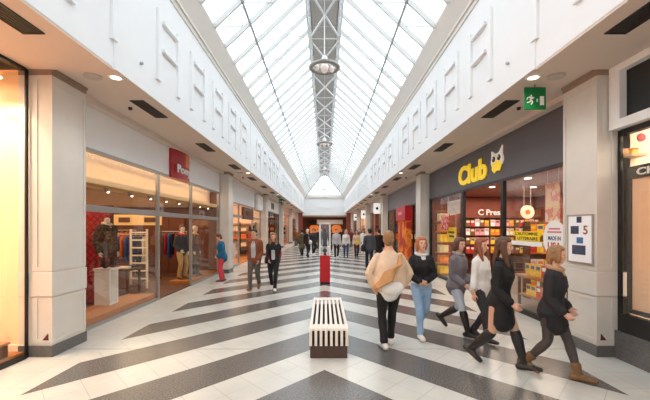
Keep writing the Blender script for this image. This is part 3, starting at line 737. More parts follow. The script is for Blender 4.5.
BOOKC = [('red', srgb(200, 40, 40)), ('orange', srgb(240, 140, 50)), ('white', srgb(240, 236, 228)), ('yellow', srgb(250, 205, 60)), ('pink', srgb(240, 160, 170)), ('blue', srgb(60, 100, 170)), ('brown', srgb(130, 80, 50)), ('green', srgb(90, 140, 80)), ('cream', srgb(248, 226, 190))]
PROTO = {}
def book(x, y, z, w, h, cname, label, group, facing='y'):
    """a closed book standing on its lower edge: cover boards with a page block"""
    key = (cname, facing)
    col = dict(BOOKC)[cname]
    if key not in PROTO:
        t = thing('book', (x, y, z), label, 'book', group)
        mp = lambda a0, a1, b0, b1, c0, c1: ((a0, a1, b0, b1, c0, c1) if facing == 'y' else (b0, b1, a0, a1, c0, c1))
        MB().box(*mp(-.5, .5, -.5, -.38, 0, 1)).box(*mp(-.5, .5, .38, .5, 0, 1)).box(*mp(-.5, -.46, -.38, .38, 0, 1)).build('cover', mat('book_' + cname, col, .4, .2, 3), t, local=True)
        MB().box(*mp(-.46, .46, -.38, .38, .03, .97)).build('pages', paper, t, local=True)
        c2 = BOOKC[(([c for c, _ in BOOKC].index(cname)) + 2) % len(BOOKC)]
        MB().box(*mp(-.38, .38, -.54, -.5, .55, .85)).build('title_block', mat('book_' + c2[0], c2[1], .4, .2, 3), t, local=True)
        PROTO[key] = t
    else:
        t = copy_tree(PROTO[key]); t['label'] = label; t['group'] = group
    t.location = (x, y, z); t.scale = (w, .035, h) if facing == 'y' else (.035, w, h)
    return t
t = thing('bookcase', (6.95, 14.05, .03), 'wide brown bookcase along the far wall of the bookshop', 'bookcase')
SH = [.1, .5, .85, 1.2, 1.55, 1.9]
for z in SH + [2.25]: MB().box(5.5, 8.4, 13.85, 14.25, z - .03, z).build('shelf', woodd, t)
for x in (5.47, 6.45, 7.43, 8.4): MB().box(x, x + .03, 13.85, 14.25, .03, 2.28).build('upright', woodd, t)
MB().box(5.5, 8.43, 14.25, 14.28, .03, 2.9).build('back_board', brickred, t)
rb = random.Random(11)
rows = ['bottom', 'second', 'third', 'fourth', 'fifth', 'top']
for r_, z in enumerate(SH):
    if r_ < 2: continue
    n = 0
    for s_ in range(3):
        x = 5.5 + .97 * s_ + .12
        for q in range(5):
            cname = ('red', 'orange', 'white', 'cream', 'pink', 'orange', 'white', 'red', 'yellow', 'brown')[rb.randrange(10)]
            book(x + .185 * q, 13.92, z + .001, .16, .24 + .05 * rb.random(), cname, f'{cname} book, {ORD[n].replace("nearest", "first")} from the left on the {rows[r_]} shelf of the far bookcase', f'books on the {rows[r_]} shelf of the far bookcase'); n += 1
t = thing('department_sign', (6.75, 14.2, 2.3), 'white lettering above the far bookcase in the bookshop', 'sign')
lettering('lettering', 'C Press', whitem, t, (6.66, 14.23, 2.46), 1.0, .24, FACE, .03, .02)

# window display of the far pane: narrow shelf tower of yellow and orange boxes
t = thing('display_tower', (4.55, 13.7, .03), 'narrow wooden shelf tower at the far end of the bookshop window', 'shelf')
for z in (.1, .5, .9, 1.3, 1.7, 2.1, 2.5): MB().box(4.34, 4.78, 13.45, 13.95, z - .03, z).build('shelf', wood, t)
for x in (4.34, 4.75): MB().box(x, x + .03, 13.93, 13.96, .03, 2.5).build('upright', woodd, t)
for i, z in enumerate((.1, .5, .9, 1.3, 1.7, 2.1)):
    cn, cc = (('yellow', srgb(250, 200, 60)), ('orange', srgb(235, 140, 50)), ('cream', srgb(248, 220, 170)))[i % 3]
    o = MB().box(4.4, 4.72, 13.5, 13.85, z, z + .29).build('game_box', mat('game_box_' + cn, cc, .4, .25, 6), bevel=.004)
    tag(o, f'{cn} box on the {("lowest", "second lowest", "third lowest", "third highest", "second highest", "highest")[i]} shelf of the bookshop display tower', 'box', 'boxes in the display tower')
def board(name, y0, y1, z0, z1, m, label, cat='poster', x=4.33, stand=True):
    t = thing(name, (x, (y0 + y1) / 2, z0), label, cat)
    MB().box(x, x + .015, y0, y1, z0, z1).build('sheet', m, t)
    if stand:
        for yy in (y0 + .05, y1 - .05): MB().tube([(x + .02, yy, z1), (x + .02, yy, 3.08)], .003, 5).build('cord', whitem, t)
    return t
pb = board('hanging_poster', 11.35, 12.5, 2.3, 2.75, mat('poster_grey', srgb(225, 215, 210), .6, .15, 8), 'pale poster hung high in the far bookshop window pane')
pb = board('hanging_poster', 11.7, 12.55, 1.35, 1.85, yellowm, 'bright yellow poster with dark bars in the far bookshop window pane')
MB().box(4.322, 4.33, 11.85, 12.4, 1.66, 1.72).box(4.322, 4.33, 11.85, 12.3, 1.52, 1.58).build('print', blackm, pb)
pb = board('hanging_poster', 12.4, 13.2, 1.75, 2.3, blotch_material('poster_pink', [srgb(220, 60, 110), srgb(250, 200, 190), srgb(180, 60, 60)], 6), 'pink and red mottled poster in the far bookshop window pane')
pb = board('hanging_banner', 6.95, 7.4, 1.95, 2.75, blotch_material('banner_mix', [srgb(250, 225, 190), srgb(245, 170, 170), srgb(252, 240, 220)], 4), 'tall cream and pink banner hung in the near bookshop window', 'banner', x=4.6)
pb = board('hanging_banner', 6.15, 6.6, 1.75, 2.7, blotch_material('banner_warm', [srgb(230, 90, 60), srgb(252, 235, 215), srgb(250, 200, 90), srgb(255, 245, 235)], 7), 'white banner with red and yellow blots beside the near right column', 'banner', x=4.45)
t = thing('round_sign', (6.0, 9.2, 2.05), 'round cream hanging disc inside the bookshop', 'sign')
MB().disc((6.0, 10.5, 2.3), .2, .04, ax=1).build('disc', creamm, t); MB().disc((6.0, 10.478, 2.3), .07, .01, ax=1).build('print', orangem, t)
for dx in (-.1, .1): MB().tube([(6.0 + dx, 10.5, 2.46), (6.0 + dx, 10.5, 3.08)], .004, 5).build('cord', whitem, t)
# low shelf of books just behind the near pane
t = thing('display_table', (4.75, 7.1, .03), 'long low display table behind the near bookshop window', 'table')
MB().box(4.45, 5.1, 5.9, 8.3, .72, .77).build('tabletop', wood, t)
for x in (4.5, 5.02):
    for y in (5.95, 8.22): MB().box(x, x + .05, y, y + .05, .03, .72).build('leg', woodd, t)
MB().box(4.5, 5.05, 6.0, 8.25, .3, .33).build('shelf', wood, t)
for i in range(11):
    cn = ('yellow', 'orange', 'white', 'red', 'cream', 'pink')[rb.randrange(6)]
    book(4.62, 6.05 + .2 * i, .771, .17, .26, cn, f'{cn} book, {ORD[i]} to the viewer on the low window table of the bookshop', 'books on the window table', 'x')
    cn = ('yellow', 'cream', 'white', 'red', 'orange')[rb.randrange(5)]
    book(4.6, 6.08 + .19 * i, .331, .17, .24, cn, f'{cn} book, {ORD[i]} to the viewer on the lower shelf of the window table', 'books under the window table', 'x')
t = thing('book_stand', (5.6, 8.9, .03), 'wooden book stand behind the yellow window sticker', 'shelf')
for z in (.3, .75, 1.2, 1.65): MB().box(5.2, 6.4, 9.0, 9.3, z - .03, z).build('shelf', wood, t)
for x in (5.2, 6.37): MB().box(x, x + .03, 9.0, 9.3, .03, 2.0).build('upright', woodd, t)
MB().box(5.2, 6.4, 9.3, 9.32, .03, 2.0).build('back_board', woodd, t)
for r_, z in enumerate((.3, .75, 1.2, 1.65)):
    for q in range(6):
        cn = ('orange', 'red', 'white', 'cream', 'orange', 'yellow')[rb.randrange(6)]
        book(5.33 + .185 * q, 9.08, z + .001, .16, .28, cn, f'{cn} book, {ORD[q].replace("nearest", "first")} from the left on the {("lowest", "second", "third", "highest")[r_]} shelf of the book stand', 'books on the book stand')
# stickers on the bookshop glass (thin vinyl at its place)
t = thing('window_sticker', (4.24, 7.45, 1.5), 'yellow two line sticker with white strip on bookshop glass', 'sticker')
ya, yb = 355 * 4.25 / (514 - 324.5), 355 * 4.25 / (541 - 324.5)
zz = lambda px, py: H_EYE - (py - 228) * 4.25 / (px - 324.5)
MB().box(4.236, 4.247, yb, ya, 1.66, 1.76).box(4.236, 4.247, yb + .03, ya - .1, 1.56, 1.66).build('sheet', yellowm, t)
MB().box(4.234, 4.247, yb - .05, ya + .08, 1.46, 1.55).build('strip', whitem, t)
lettering('lettering', "L'AUTOMNE", blackm, t, (4.235, (ya + yb) / 2, 1.71), .82, .065, WALLR, .003, .02)
lettering('lettering', "LITTERAIRE", blackm, t, (4.235, (ya + yb) / 2 - .05, 1.61), .74, .065, WALLR, .003, .02)
t = thing('window_sticker', (4.24, 6.5, 1.3), 'round white sticker with blue and red capitals on bookshop glass', 'sticker')
yc, zc = 355 * 4.25 / (555 - 324.5), 1.63
MB().prism([(yc + .33 * math.cos(2 * PI * j / 32), zc + .34 * math.sin(2 * PI * j / 32)) for j in range(32)], 0, 4.236, 4.247).build('sheet', whitem, t)
lettering('lettering', 'MADE IN', mat('ink_blue', srgb(50, 60, 120), .5), t, (4.235, yc, 1.64), .36, .075, WALLR, .003, .02)
lettering('lettering', 'USA', mat('ink_red', srgb(200, 50, 70), .5), t, (4.235, yc, 1.5), .38, .13, WALLR, .003, .03)
MB().box(4.233, 4.236, yc - .16, yc + .16, 1.8, 1.83).box(4.233, 4.236, yc - .2, yc + .2, 1.74, 1.77).build('ruled_lines', mat('ink_pink', srgb(220, 110, 130), .5), t)

# poster on the near right column
t = thing('notice_board', (3.85, 5.35, 1.32), 'framed white notice with four pictures on the near right column', 'poster')
MB().box(3.838, 3.857, 5.09, 5.59, 1.31, 2.02).build('sheet', paper, t)
f = MB()
for a, b_, c_, d in ((5.075, 5.095, 1.3, 2.03), (5.585, 5.605, 1.3, 2.03), (5.095, 5.585, 2.01, 2.03), (5.095, 5.585, 1.3, 1.32)): f.box(3.832, 3.858, a, b_, c_, d)
f.build('frame', chrome, t)
for nm, m, a, b_, c_, d in (('picture', darkblue, 5.30, 5.40, 1.91, 2.0), ('picture', darkblue, 5.36, 5.53, 1.74, 1.86), ('picture', bluem, 5.27, 5.40, 1.60, 1.69), ('picture', darkblue, 5.22, 5.50, 1.43, 1.57)):
    MB().box(3.834, 3.838, a, b_, c_, d).build(nm, m, t)
lettering('figure', '5', mat('figure_brown', srgb(150, 90, 80), .5), t, (3.836, 5.22, 1.8), .09, .13, WALLR, .004, .02)

# ------------------------------------------------------------------ shops farther along
def bay(k): return COLY[k] + CW, COLY[k + 1] if k + 1 < len(COLY) else Y1
names = {2: 'second', 3: 'third', 4: 'fourth', 5: 'fifth', 6: 'last'}
spec = {
    (-1, 2): (3.05, white, alu, (17.6, 20.9), (1,), creamm, shopceil, wood),
    (-1, 3): (3.1, white, blackm, (27.4, 30.2), (), brownw, ceilred, shopgrey),
    (-1, 4): (3.3, pinkish, alu, (36.4, 39.2), (1,), pinkish, shopceil, wood),
    (-1, 5): (3.1, pinkish, woodd, (45.6, 48.4), (1,), brickred, ceilred, wood),
    (1, 2): (2.98, midgrey, blackm, (17.0, 19.6, 21.5), (1,), brownw, ceilred, wood),
    (1, 3): (3.2, stone, alu, (27.4, 30.2), (1,), brownw, shopceil, wood),
    (1, 4): (3.2, stone, alu, (36.4, 39.2), (1,), creamm, shopceil, wood),
    (1, 5): (3.1, pinkish, woodd, (45.6, 48.4), (1,), brickred, ceilred, wood),
}
for (sgn, k), (zh, hm, fm, posts, doors, wm, cm, fm2) in spec.items():
    y0, y1 = bay(k); sd = 'left' if sgn < 0 else 'right'
    lab = f'the {names[k]} shop along the {sd} side'
    room(sgn, y0, y1, 8.2, 3.35, wm, fm2, cm, sd + '_' + names[k], lab)
    shopfront(sgn, y0, y1, zh, hm, fm, posts, f'glass shop front of the {names[k]} shop along the {sd} side', doors=doors, sill=.12, transom=2.4 if sgn < 0 else None)
    area(sgn * 6.3, (y0 + y1) / 2, 3.3, 3, 7, 190, (1, .82, .62))
    # a rail of clothes and a counter inside each shop
    t = thing('shop_counter', (sgn * 6.2, y1 - 2.2, .03), f'counter inside the {names[k]} shop along the {sd} side', 'counter')
    MB().box(sgn * 5.4, sgn * 7.0, y1 - 2.6, y1 - 2.0, .03, .92).build('body', woodd if k % 2 else whitem, t); MB().box(sgn * 5.35, sgn * 7.05, y1 - 2.65, y1 - 1.95, .92, .96).build('worktop', wood, t)
    t = thing('display_shelf', (sgn * 5.2, y1 - .3, .03), f'tall shelf of goods inside the {names[k]} shop along the {sd} side', 'shelf')
    for z in (.1, .6, 1.1, 1.6, 2.1): MB().box(sgn * 4.5, sgn * 6.6, y1 - .45, y1 - .05, z, z + .03).build('shelf', wood, t)
    for xx in (4.5, 5.55, 6.57): MB().box(sgn * xx, sgn * (xx + .03), y1 - .45, y1 - .05, .03, 2.2).build('upright', woodd, t)
    rr = random.Random(k * 10 + sgn)
    for z, zn in ((.13, 'lowest'), (.63, 'second'), (1.13, 'third'), (1.63, 'highest')):
        for q in range(4):
            cn, cc = GCOL[rr.randrange(len(GCOL))]
            o = MB().box(sgn * (4.6 + .5 * q), sgn * (4.95 + .5 * q), y1 - .4, y1 - .12, z, z + .2 + .14 * rr.random()).build('goods_box', mat('goods_' + cn, cc, .6, .2, 6), bevel=.01)
            tag(o, f'{cn} box on the {zn} shelf, {("next to", "second from", "third from", "fourth from")[q]} the glass, {names[k]} {sd} shop', 'box', f'goods in the {names[k]} {sd} shop')
# left second shop: dark door sign, white end panel
t = thing('shop_sign', (-4.2, 19.5, 2.3), 'dark brown square sign over the doorway of the second left shop', 'sign')
MB().box(-4.28, -4.16, 18.3, 20.8, 2.3, 2.92).build('panel', woodd, t); MB().box(-4.17, -4.14, 18.9, 20.2, 2.5, 2.72).build('plate', brownw, t)
t = thing('shop_sign', (-4.1, 22.4, 3.0), 'white box sign on the second left shop, beside the third column', 'sign')
MB().box(-4.24, -4.05, 21.6, 23.4, 2.95, 3.85).build('panel', whitem, t); MB().box(-4.26, -4.2, 21.5, 23.5, 2.88, 3.92).build('frame', alu, t)
t = thing('shop_sign', (-4.15, 28, 3.1), 'white sign with dark mark on the third left shop', 'sign')
MB().box(-4.24, -4.12, 26.2, 30.2, 3.15, 3.95).build('panel', whitem, t); MB().box(-4.13, -4.1, 27.4, 28.9, 3.3, 3.8).build('mark', blackm, t)
# right second shop: red sign box and orange banner
t = thing('shop_sign', (3.95, 18.3, 2.2), 'red projecting box sign above the orange banner, right side', 'sign')
MB().box(3.9, 4.24, 17.2, 19.4, 2.2, 2.92).build('box', mat('sign_bright_red', srgb(200, 26, 38), .4, .04, 3), t, bevel=.01)
MB().box(3.89, 3.9, 17.9, 18.8, 2.5, 2.66).build('plate', mat('sign_pale_red', srgb(236, 150, 150), .4), t)
ob = thing('banner', (4.0, 18.1, .03), 'orange and red flame pattern banner panel under the red box sign', 'banner')
MB().box(3.97, 4.22, 17.24, 19.2, .0, 2.2).build('panel', blotch_material('flame_print', [srgb(200, 60, 26), srgb(236, 110, 30), srgb(250, 150, 50), srgb(228, 96, 30)], 1.3), ob)
MB().box(3.96, 4.23, 17.22, 19.22, 0, .08).build('foot', blackm, ob)
# white lightboxes that stick out over the walkway
for i, (yy, z) in enumerate(((27.0, 3.32), (36.2, 3.22), (45.4, 3.2))):
    t = thing('blade_sign', (4.0, yy, z), f'white square projecting shop sign on the right side, {("nearest", "middle", "farthest")[i]} of three', 'sign', 'projecting signs on the right')
    MB().box(3.74, 4.24, yy - .06, yy + .06, z - .4, z + .4).build('panel', mat('lightbox_white', srgb(250, 248, 244), .4, 0, 2, emit=.55), t, bevel=.01)
    MB().disc((3.99, yy - .065, z), .11, .012, ax=1).build('emblem', blackm, t)
    MB().box(4.2, 4.3, yy - .02, yy + .02, z + .3, z + .34).build('bracket', blackm, t)
# area light under the ceiling of the hall beyond the arcade
area(0, 58, 3.65, 6, 6, 200, (1, .85, .7))

# ------------------------------------------------------------------ bench
bx_ = .06
bn = thing('bench', (bx_, 6.08, 0), 'slatted white and dark bench in the middle of the aisle', 'bench')
by0, by1 = 4.96, 7.2
MB().box(bx_ - .26, bx_ + .26, by0 + .03, by1 - .03, 0, .18).build('plinth', benchd, bn)
MB().box(bx_ - .25, bx_ + .25, by0 + .05, by1 - .05, .18, .3).build('core', mat('bench_core', srgb(30, 25, 23), .7), bn)
for q in range(8):
    x = bx_ - .2725 + q * (.545 - .038) / 7
    prof = [(by0, .18), (by0, .39), (by0 + .012, .415), (by0 + .035, .43), (by1 - .035, .43), (by1 - .012, .415), (by1, .39), (by1, .18), (by1 - .03, .18), (by1 - .03, .395), (by0 + .03, .395), (by0 + .03, .18)]
    MB().prism(prof, 0, x, x + .038).build('slat', benchw, bn)
for ya, yb in ((by0 + .012, by0 + .25), (by1 - .25, by1 - .012)):
    MB().box(bx_ - .27, bx_ + .27, ya, yb, .39, .42).build('cross_board', benchw, bn)
MB().box(bx_ - .262, bx_ + .262, by0 + .02, by0 + .03, .01, .17).build('end_plate', mat('bench_brown', srgb(74, 52, 42), .5), bn)

# ------------------------------------------------------------------ red plinth with glass case
px_, py_ = .015, 11.75
t = thing('display_plinth', (px_, py_, 0), 'bright red square plinth standing in the middle of the aisle', 'plinth')
MB().box(px_ - .17, px_ + .17, py_ - .17, py_ + .17, .06, .9).build('body', redp, t, bevel=.006); MB().box(px_ - .16, px_ + .16, py_ - .16, py_ + .16, 0, .06).build('foot', blackm, t)
MB().box(px_ - .175, px_ + .175, py_ - .175, py_ + .175, .9, .93).build('top_board', redp, t, bevel=.004)
t = thing('display_case', (px_, py_, .93), 'tall glass display case with white posts on the red plinth', 'case')
for sx in (-1, 1):
    for sy in (-1, 1): MB().box(px_ + sx * .165 - .02, px_ + sx * .165 + .02 - (.0), py_ + sy * .15 - .02, py_ + sy * .15 + .02, .93, 1.98).build('post', whitem, t)
MB().box(px_ - .185, px_ + .185, py_ - .17, py_ + .17, 1.96, 2.0).build('lid', whitem, t)
MB().box(px_ - .145, px_ + .145, py_ - .155, py_ - .149, .93, 1.96).build('pane', caseglass, t); MB().box(px_ - .145, px_ + .145, py_ + .149, py_ + .155, .93, 1.96).build('pane', caseglass, t)
MB().box(px_ - .145, px_ + .145, py_ - .13, py_ + .13, 1.2, 1.22).build('shelf', whitem, t)
t = thing('statuette', (px_, py_, 1.22), 'dark statuette inside the glass case, upper shelf', 'ornament')
MB().loft([(px_, py_, 1.225), (px_, py_, 1.4), (px_, py_, 1.55), (px_, py_, 1.66), (px_, py_, 1.72)], [(.085, .07), (.06, .05), (.1, .06), (.09, .05), (.03, .03)]).build('figure', mat('statuette_dark', srgb(40, 40, 50), .5), t, smooth=True)
MB().ell((px_, py_, 1.79), (.045, .05, .06)).build('head', mat('statuette_dark', (0, 0, 0)), t, smooth=True)
t = thing('lidded_urn', (px_, py_, .93), 'small dark urn inside the glass case, below the shelf', 'ornament')
MB().loft([(px_, py_, .95), (px_, py_, 1.0), (px_, py_, 1.08), (px_, py_, 1.13)], [(.05, .05), (.035, .035), (.085, .085), (.05, .05)]).build('body', mat('statuette_dark', (0, 0, 0)), t, smooth=True)
MB().disc((px_, py_, .935), .07, .014).build('foot', redp, t)

# ------------------------------------------------------------------ people
def remeshed(mb, name, m, parent, vox, smooth=2, origin=None):
    """all the closed shapes of a part fused into ONE continuous skin"""
    me = mb.mesh(name, V((0, 0, 0))); t = bpy.data.objects.new('fuse_tmp', me); COL.objects.link(t)
    r = t.modifiers.new('r', 'REMESH'); r.mode = 'VOXEL'; r.voxel_size = vox; r.use_smooth_shade = True
    s = t.modifiers.new('s', 'SMOOTH'); s.factor = .5; s.iterations = smooth
    bpy.context.view_layer.update()
    out = bpy.data.meshes.new_from_object(t.evaluated_get(bpy.context.evaluated_depsgraph_get())); bpy.data.objects.remove(t)
    out.name = name; o = bpy.data.objects.new(name, out); COL.objects.link(o); o.data.materials.clear(); o.data.materials.append(m)
    for p in out.polygons: p.use_smooth = True
    o.parent = parent; ORG[o.name] = V((0, 0, 0))
    return o
def ik(a, b, l1, l2, pole):
    a, b = V(a), V(b); d = b - a; L = d.length
    if L > (l1 + l2) * .999: b = a + d * ((l1 + l2) * .999 / L); d = b - a; L = d.length
    u = d.normalized(); p = V(pole); p = (p - u * p.dot(u)).normalized()
    c = (l1 * l1 - l2 * l2 + L * L) / (2 * L); hgt = math.sqrt(max(0, l1 * l1 - c * c))
    return a + u * c + p * hgt, b
SKIN = mat('skin', srgb(226, 172, 146), .55, .05, 8)
SKIND = mat('skin_tan', srgb(206, 150, 122), .55, .05, 8)
EYE = mat('eye_dark', srgb(40, 28, 22), .3, .05, 3)
LIPS = mat('lips', srgb(178, 92, 84), .5, .05, 3)
def hairm(n, c): return mat('hair_' + n, c, .5, .25, 30, .5, 90)
def cloth(n, c, **k): return mat('cloth_' + n, c, .85, k.get('var', .1), k.get('scale', 6), .35, k.get('bs', 22))

class Body:
    """joints in the person's own frame: +Y is where the person faces, +X the right hand, the floor at z = 0"""
    def __init__(s, h, fem=False, la=(-.09, .0, 0), ra=(.09, .0, 0), lpitch=0, rpitch=0, lw=None, rw=None, lean=.03, hyaw=0, hpitch=0, twist=0, lpole=None, rpole=None, drop=None, broad=1.0):
        s.h, s.fem, s.lean, s.hyaw, s.hpitch, s.twist, s.broad = h, fem, lean, hyaw, hpitch, twist, broad
        s.pitch = {-1: lpitch, 1: rpitch}
        s.ank = {}
        for sd, a, pt in ((-1, la, lpitch), (1, ra, rpitch)):
            # a pitched foot (heel up) stands on its ball; a[2] is any extra lift of the whole foot
            s.ank[sd] = V((a[0], a[1], .048 * h + .105 * h * math.sin(max(0, pt)) + .035 * h * math.sin(max(0, -pt)) + a[2]))
        l1 = l2 = .243 * h
        hz = .522 * h
        for sd in (-1, 1):
            hx = sd * .052 * h
            dx = (s.ank[sd] - V((hx, 0, 0))); dx.z = 0
            hz = min(hz, s.ank[sd].z + math.sqrt(max(.01, (.9985 * (l1 + l2)) ** 2 - dx.length_squared)))
        s.hz = hz if drop is None else hz - drop
        s.hip, s.knee = {}, {}
        for sd in (-1, 1):
            s.hip[sd] = V((sd * .052 * h, 0, s.hz)); s.knee[sd], s.ank[sd] = ik(s.hip[sd], s.ank[sd], l1, l2, (sd * .08, 1, .1))
        sw = (.087 if fem else .098) * h * broad
        s.sh, s.el, s.wr = {}, {}, {}
        for sd, w, po in ((-1, lw, lpole), (1, rw, rpole)):
            s.sh[sd] = s.T(V((sd * sw, -.004 * h, .268 * h)))
            if w is None: w = (sd * .15 * h, .03 * h, -.055 * h)
            wp = s.T(V((w[0], w[1], w[2]))) if True else w
            s.el[sd], s.wr[sd] = ik(s.sh[sd], wp, .168 * h, .148 * h, po or (sd * .35, -1, -.1))
    def T(s, p):
        """torso frame (z measured from the hips) to the person's frame"""
        p = V(p); a = s.twist * max(0, min(1, p.z / (.25 * s.h)))
        p = Matrix.Rotation(a, 3, 'Z') @ p
        p = Matrix.Rotation(-s.lean, 3, 'X') @ p
        return p + V((0, 0, s.hz))
    def H(s, p):
        """head frame (about the base of the skull) to the person's frame"""
        q = Matrix.Rotation(s.hyaw, 3, 'Z') @ Matrix.Rotation(-s.hpitch, 3, 'X') @ V(p)
        return s.T(V((0, -.004 * s.h, .345 * s.h))) + Matrix.Rotation(s.twist, 3, 'Z') @ q
    def rings(s):
        if s.fem: return [(-.06, .066, .056, 0), (-.02, .097, .066, -.006), (.03, .093, .064, -.004), (.085, .07, .052, 0), (.13, .073, .054, .004), (.19, .086, .066, .01), (.25, .086, .058, .0), (.283, .07, .046, -.008), (.312, .046, .038, -.012), (.34, .029, .031, -.008), (.375, .029, .032, 0)]
        return [(-.06, .066, .056, 0), (-.02, .093, .064, -.004), (.03, .092, .063, -.002), (.085, .083, .058, 0), (.13, .087, .06, .003), (.19, .098, .066, .005), (.25, .098, .062, -.002), (.285, .078, .048, -.008), (.315, .052, .04, -.012), (.345, .034, .035, -.008), (.375, .033, .035, 0)]
    def torso(s, mb, inf=0.0, z0=-1, z1=1, flare=0.0, extra=None):
        h = s.h; R = [r for r in s.rings() if z0 - 1e-6 <= r[0] <= z1 + 1e-6]
        if extra: R = extra + R
        P = [s.T(V((0, y * h, z * h))) for z, a, b_, y in R]
        zmin = R[0][0]
        rad = []
        for z, a, b_, y in R:
            f = 1 + flare * max(0, (.1 - z)) / .2
            rad.append(((a * h * (s.broad if z > .12 else 1) + inf) * f, (b_ * h + inf) * f))
        sd = (math.cos(s.twist * .7), math.sin(s.twist * .7), 0)
        mb.loft(P, rad, side=sd, n=20)
    def arm(s, mb, sd, inf=0.0, t0=0.0, t1=2.0, cuff=0.0):
        h = s.h; S, E, W = s.sh[sd], s.el[sd], s.wr[sd]; k = .9 if s.fem else 1.0
        st = [(0, .031), (.45, .029), (.9, .0235), (1, .0235), (1.3, .0245), (1.7, .0195), (2, .0155)]
        pos = lambda t: S.lerp(E, t) if t <= 1 else E.lerp(W, t - 1)
        ts = [q for q in st if t0 - 1e-6 <= q[0] <= t1 + 1e-6]
        if ts[-1][0] < t1: ts.append((t1, .022))
        mb.loft([pos(t) for t, r in ts], [((r * k * h + inf + (cuff if t > t1 - .4 else 0)),) * 2 for t, r in ts], side=(0, 1, .2), n=12)
        if t0 == 0: mb.ell(S, ((.031 * k * h + inf * .8),) * 3, n=12, m=8)
    def leg(s, mb, sd, inf=0.0, t1=2.0, t0=0.0, cuff=0.0, straight=False):
        h = s.h; A, K, F = s.hip[sd], s.knee[sd], s.ank[sd]
        st = [(0, .054), (.25, .052), (.6, .043), (.95, .033), (1.05, .032), (1.3, .034), (1.65, .026), (2, .0195)]
        pos = lambda t: A.lerp(K, t) if t <= 1 else K.lerp(F, t - 1)
        ts = [q for q in st if t0 - 1e-6 <= q[0] <= t1 + 1e-6]
        if ts[0][0] > t0: ts = [(t0, .045 if t0 < 1 else .03)] + ts
        if ts[-1][0] < t1: ts.append((t1, .03))
        mb.loft([pos(t) for t, r in ts], [((max(r, .031) if straight and t > 1 else r) * h + inf + (cuff if t > 1.5 else 0),) * 2 for t, r in ts], side=(1, 0, 0), n=12)
        if t0 == 0: mb.ell(A, ((.054 * h + inf),) * 3, n=12, m=8)
    def footdir(s, sd):
        p = s.pitch[sd]; return V((sd * .10, math.cos(p), -math.sin(p))).normalized(), V((0, math.sin(p), math.cos(p)))
    def foot(s, mb, sd, inf=0.0, heel=0.0, boot=0.0):
        h = s.h; f, u = s.footdir(sd); A = s.ank[sd]; k = .92 if s.fem else 1.0
        base = A - u * (.048 * h)
        c = lambda y, z: base + f * (y * h) + u * (z * h)
        P = [c(-.045, .024), c(-.02, .028), (c(.03, .026)), c(.075, .02), c(.108, .016)]
        R = [(.02, .022), (.024, .027), (.025, .025), (.028, .0185), (.019, .0135)]
        mb.loft(P, [(a * h * k + inf, b_ * h + inf * .4) for a, b_ in R], side=(1, 0, 0), n=12)
        mb.loft([c(-.008, .03), A + u * .01 * h], [((.022 * h + inf),) * 2, ((.021 * h + inf),) * 2], n=12)
        if boot: s.leg(mb, sd, inf + .004, 2.0, 2.0 - boot)
        if heel: mb.loft([c(-.04, .02), c(-.042, 0)], [(.016 * h, .016 * h)] * 2, n=10)
    def head(s, mb):
        h = s.h; e = lambda c, r: mb.ell(s.H(V(c) * h), V(r) * h, Matrix.Rotation(s.hyaw + s.twist, 3, 'Z') @ Matrix.Rotation(-s.hpitch, 3, 'X'), n=16, m=12)
        e((0, .0, .088), (.044, .055, .055)); e((0, .006, .075), (.0425, .049, .05)); e((0, .016, .044), (.034, .036, .036)); e((0, .034, .026), (.017, .017, .015))
        e((0, .012, .035), (.031, .031, .025))
        e((0, .054, .064), (.0075, .012, .011)); e((0, .049, .077), (.005, .009, .016))     # nose
        e((0, .043, .093), (.033, .012, .01))                                                # brow
        e((0, .047, .043), (.014, .008, .008))                                               # mouth
        for sd in (-1, 1): e((sd * .0435, -.004, .072), (.006, .013, .019)); e((sd * .024, .036, .063), (.014, .012, .012))
    def hand(s, mb, sd, curl=.5):
        """palm, four bent fingers of different lengths and a thumb from the side of the palm"""
        h = s.h; W = s.wr[sd]; d = (W - s.el[sd]).normalized()
        inn = V((-sd, .15, 0)); inn = (inn - d * inn.dot(d)).normalized()          # palm looks towards the body
        wid = d.cross(inn).normalized()
        if wid.y < 0: wid = -wid                                                   # thumb side, forward
        k = .92 if s.fem else 1.0; q = h * k
        mb.loft([W - d * .01 * q, W + d * .02 * q, W + d * .05 * q], [(.0155 * q, .012 * q), (.022 * q, .0125 * q), (.0235 * q, .011 * q)], side=wid, n=12)
        for i, (o, L) in enumerate(((.0175, .043), (.006, .048), (-.006, .045), (-.0175, .036))):
            b0 = W + d * .045 * q + wid * o * q; sp = wid * o * .25
            c1, c2 = curl * .6, curl * 1.3
            d1 = (d * math.cos(c1) + inn * math.sin(c1) + sp).normalized(); d2 = (d * math.cos(c2) + inn * math.sin(c2) + sp).normalized()
            p1 = b0 + d1 * L * .5 * q; p2 = p1 + d2 * L * .5 * q
            mb.loft([b0, p1, p2], [(.0056 * q,) * 2, (.0052 * q,) * 2, (.0044 * q,) * 2], n=8)
        t0 = W + d * .014 * q + wid * .014 * q; t1 = t0 + (d * .6 + wid * .65 + inn * .3).normalized() * .026 * q; t2 = t1 + (d * .9 + wid * .15 + inn * .4).normalized() * .024 * q
        mb.loft([t0, t1, t2], [(.0078 * q,) * 2, (.0064 * q,) * 2, (.0052 * q,) * 2], n=8)

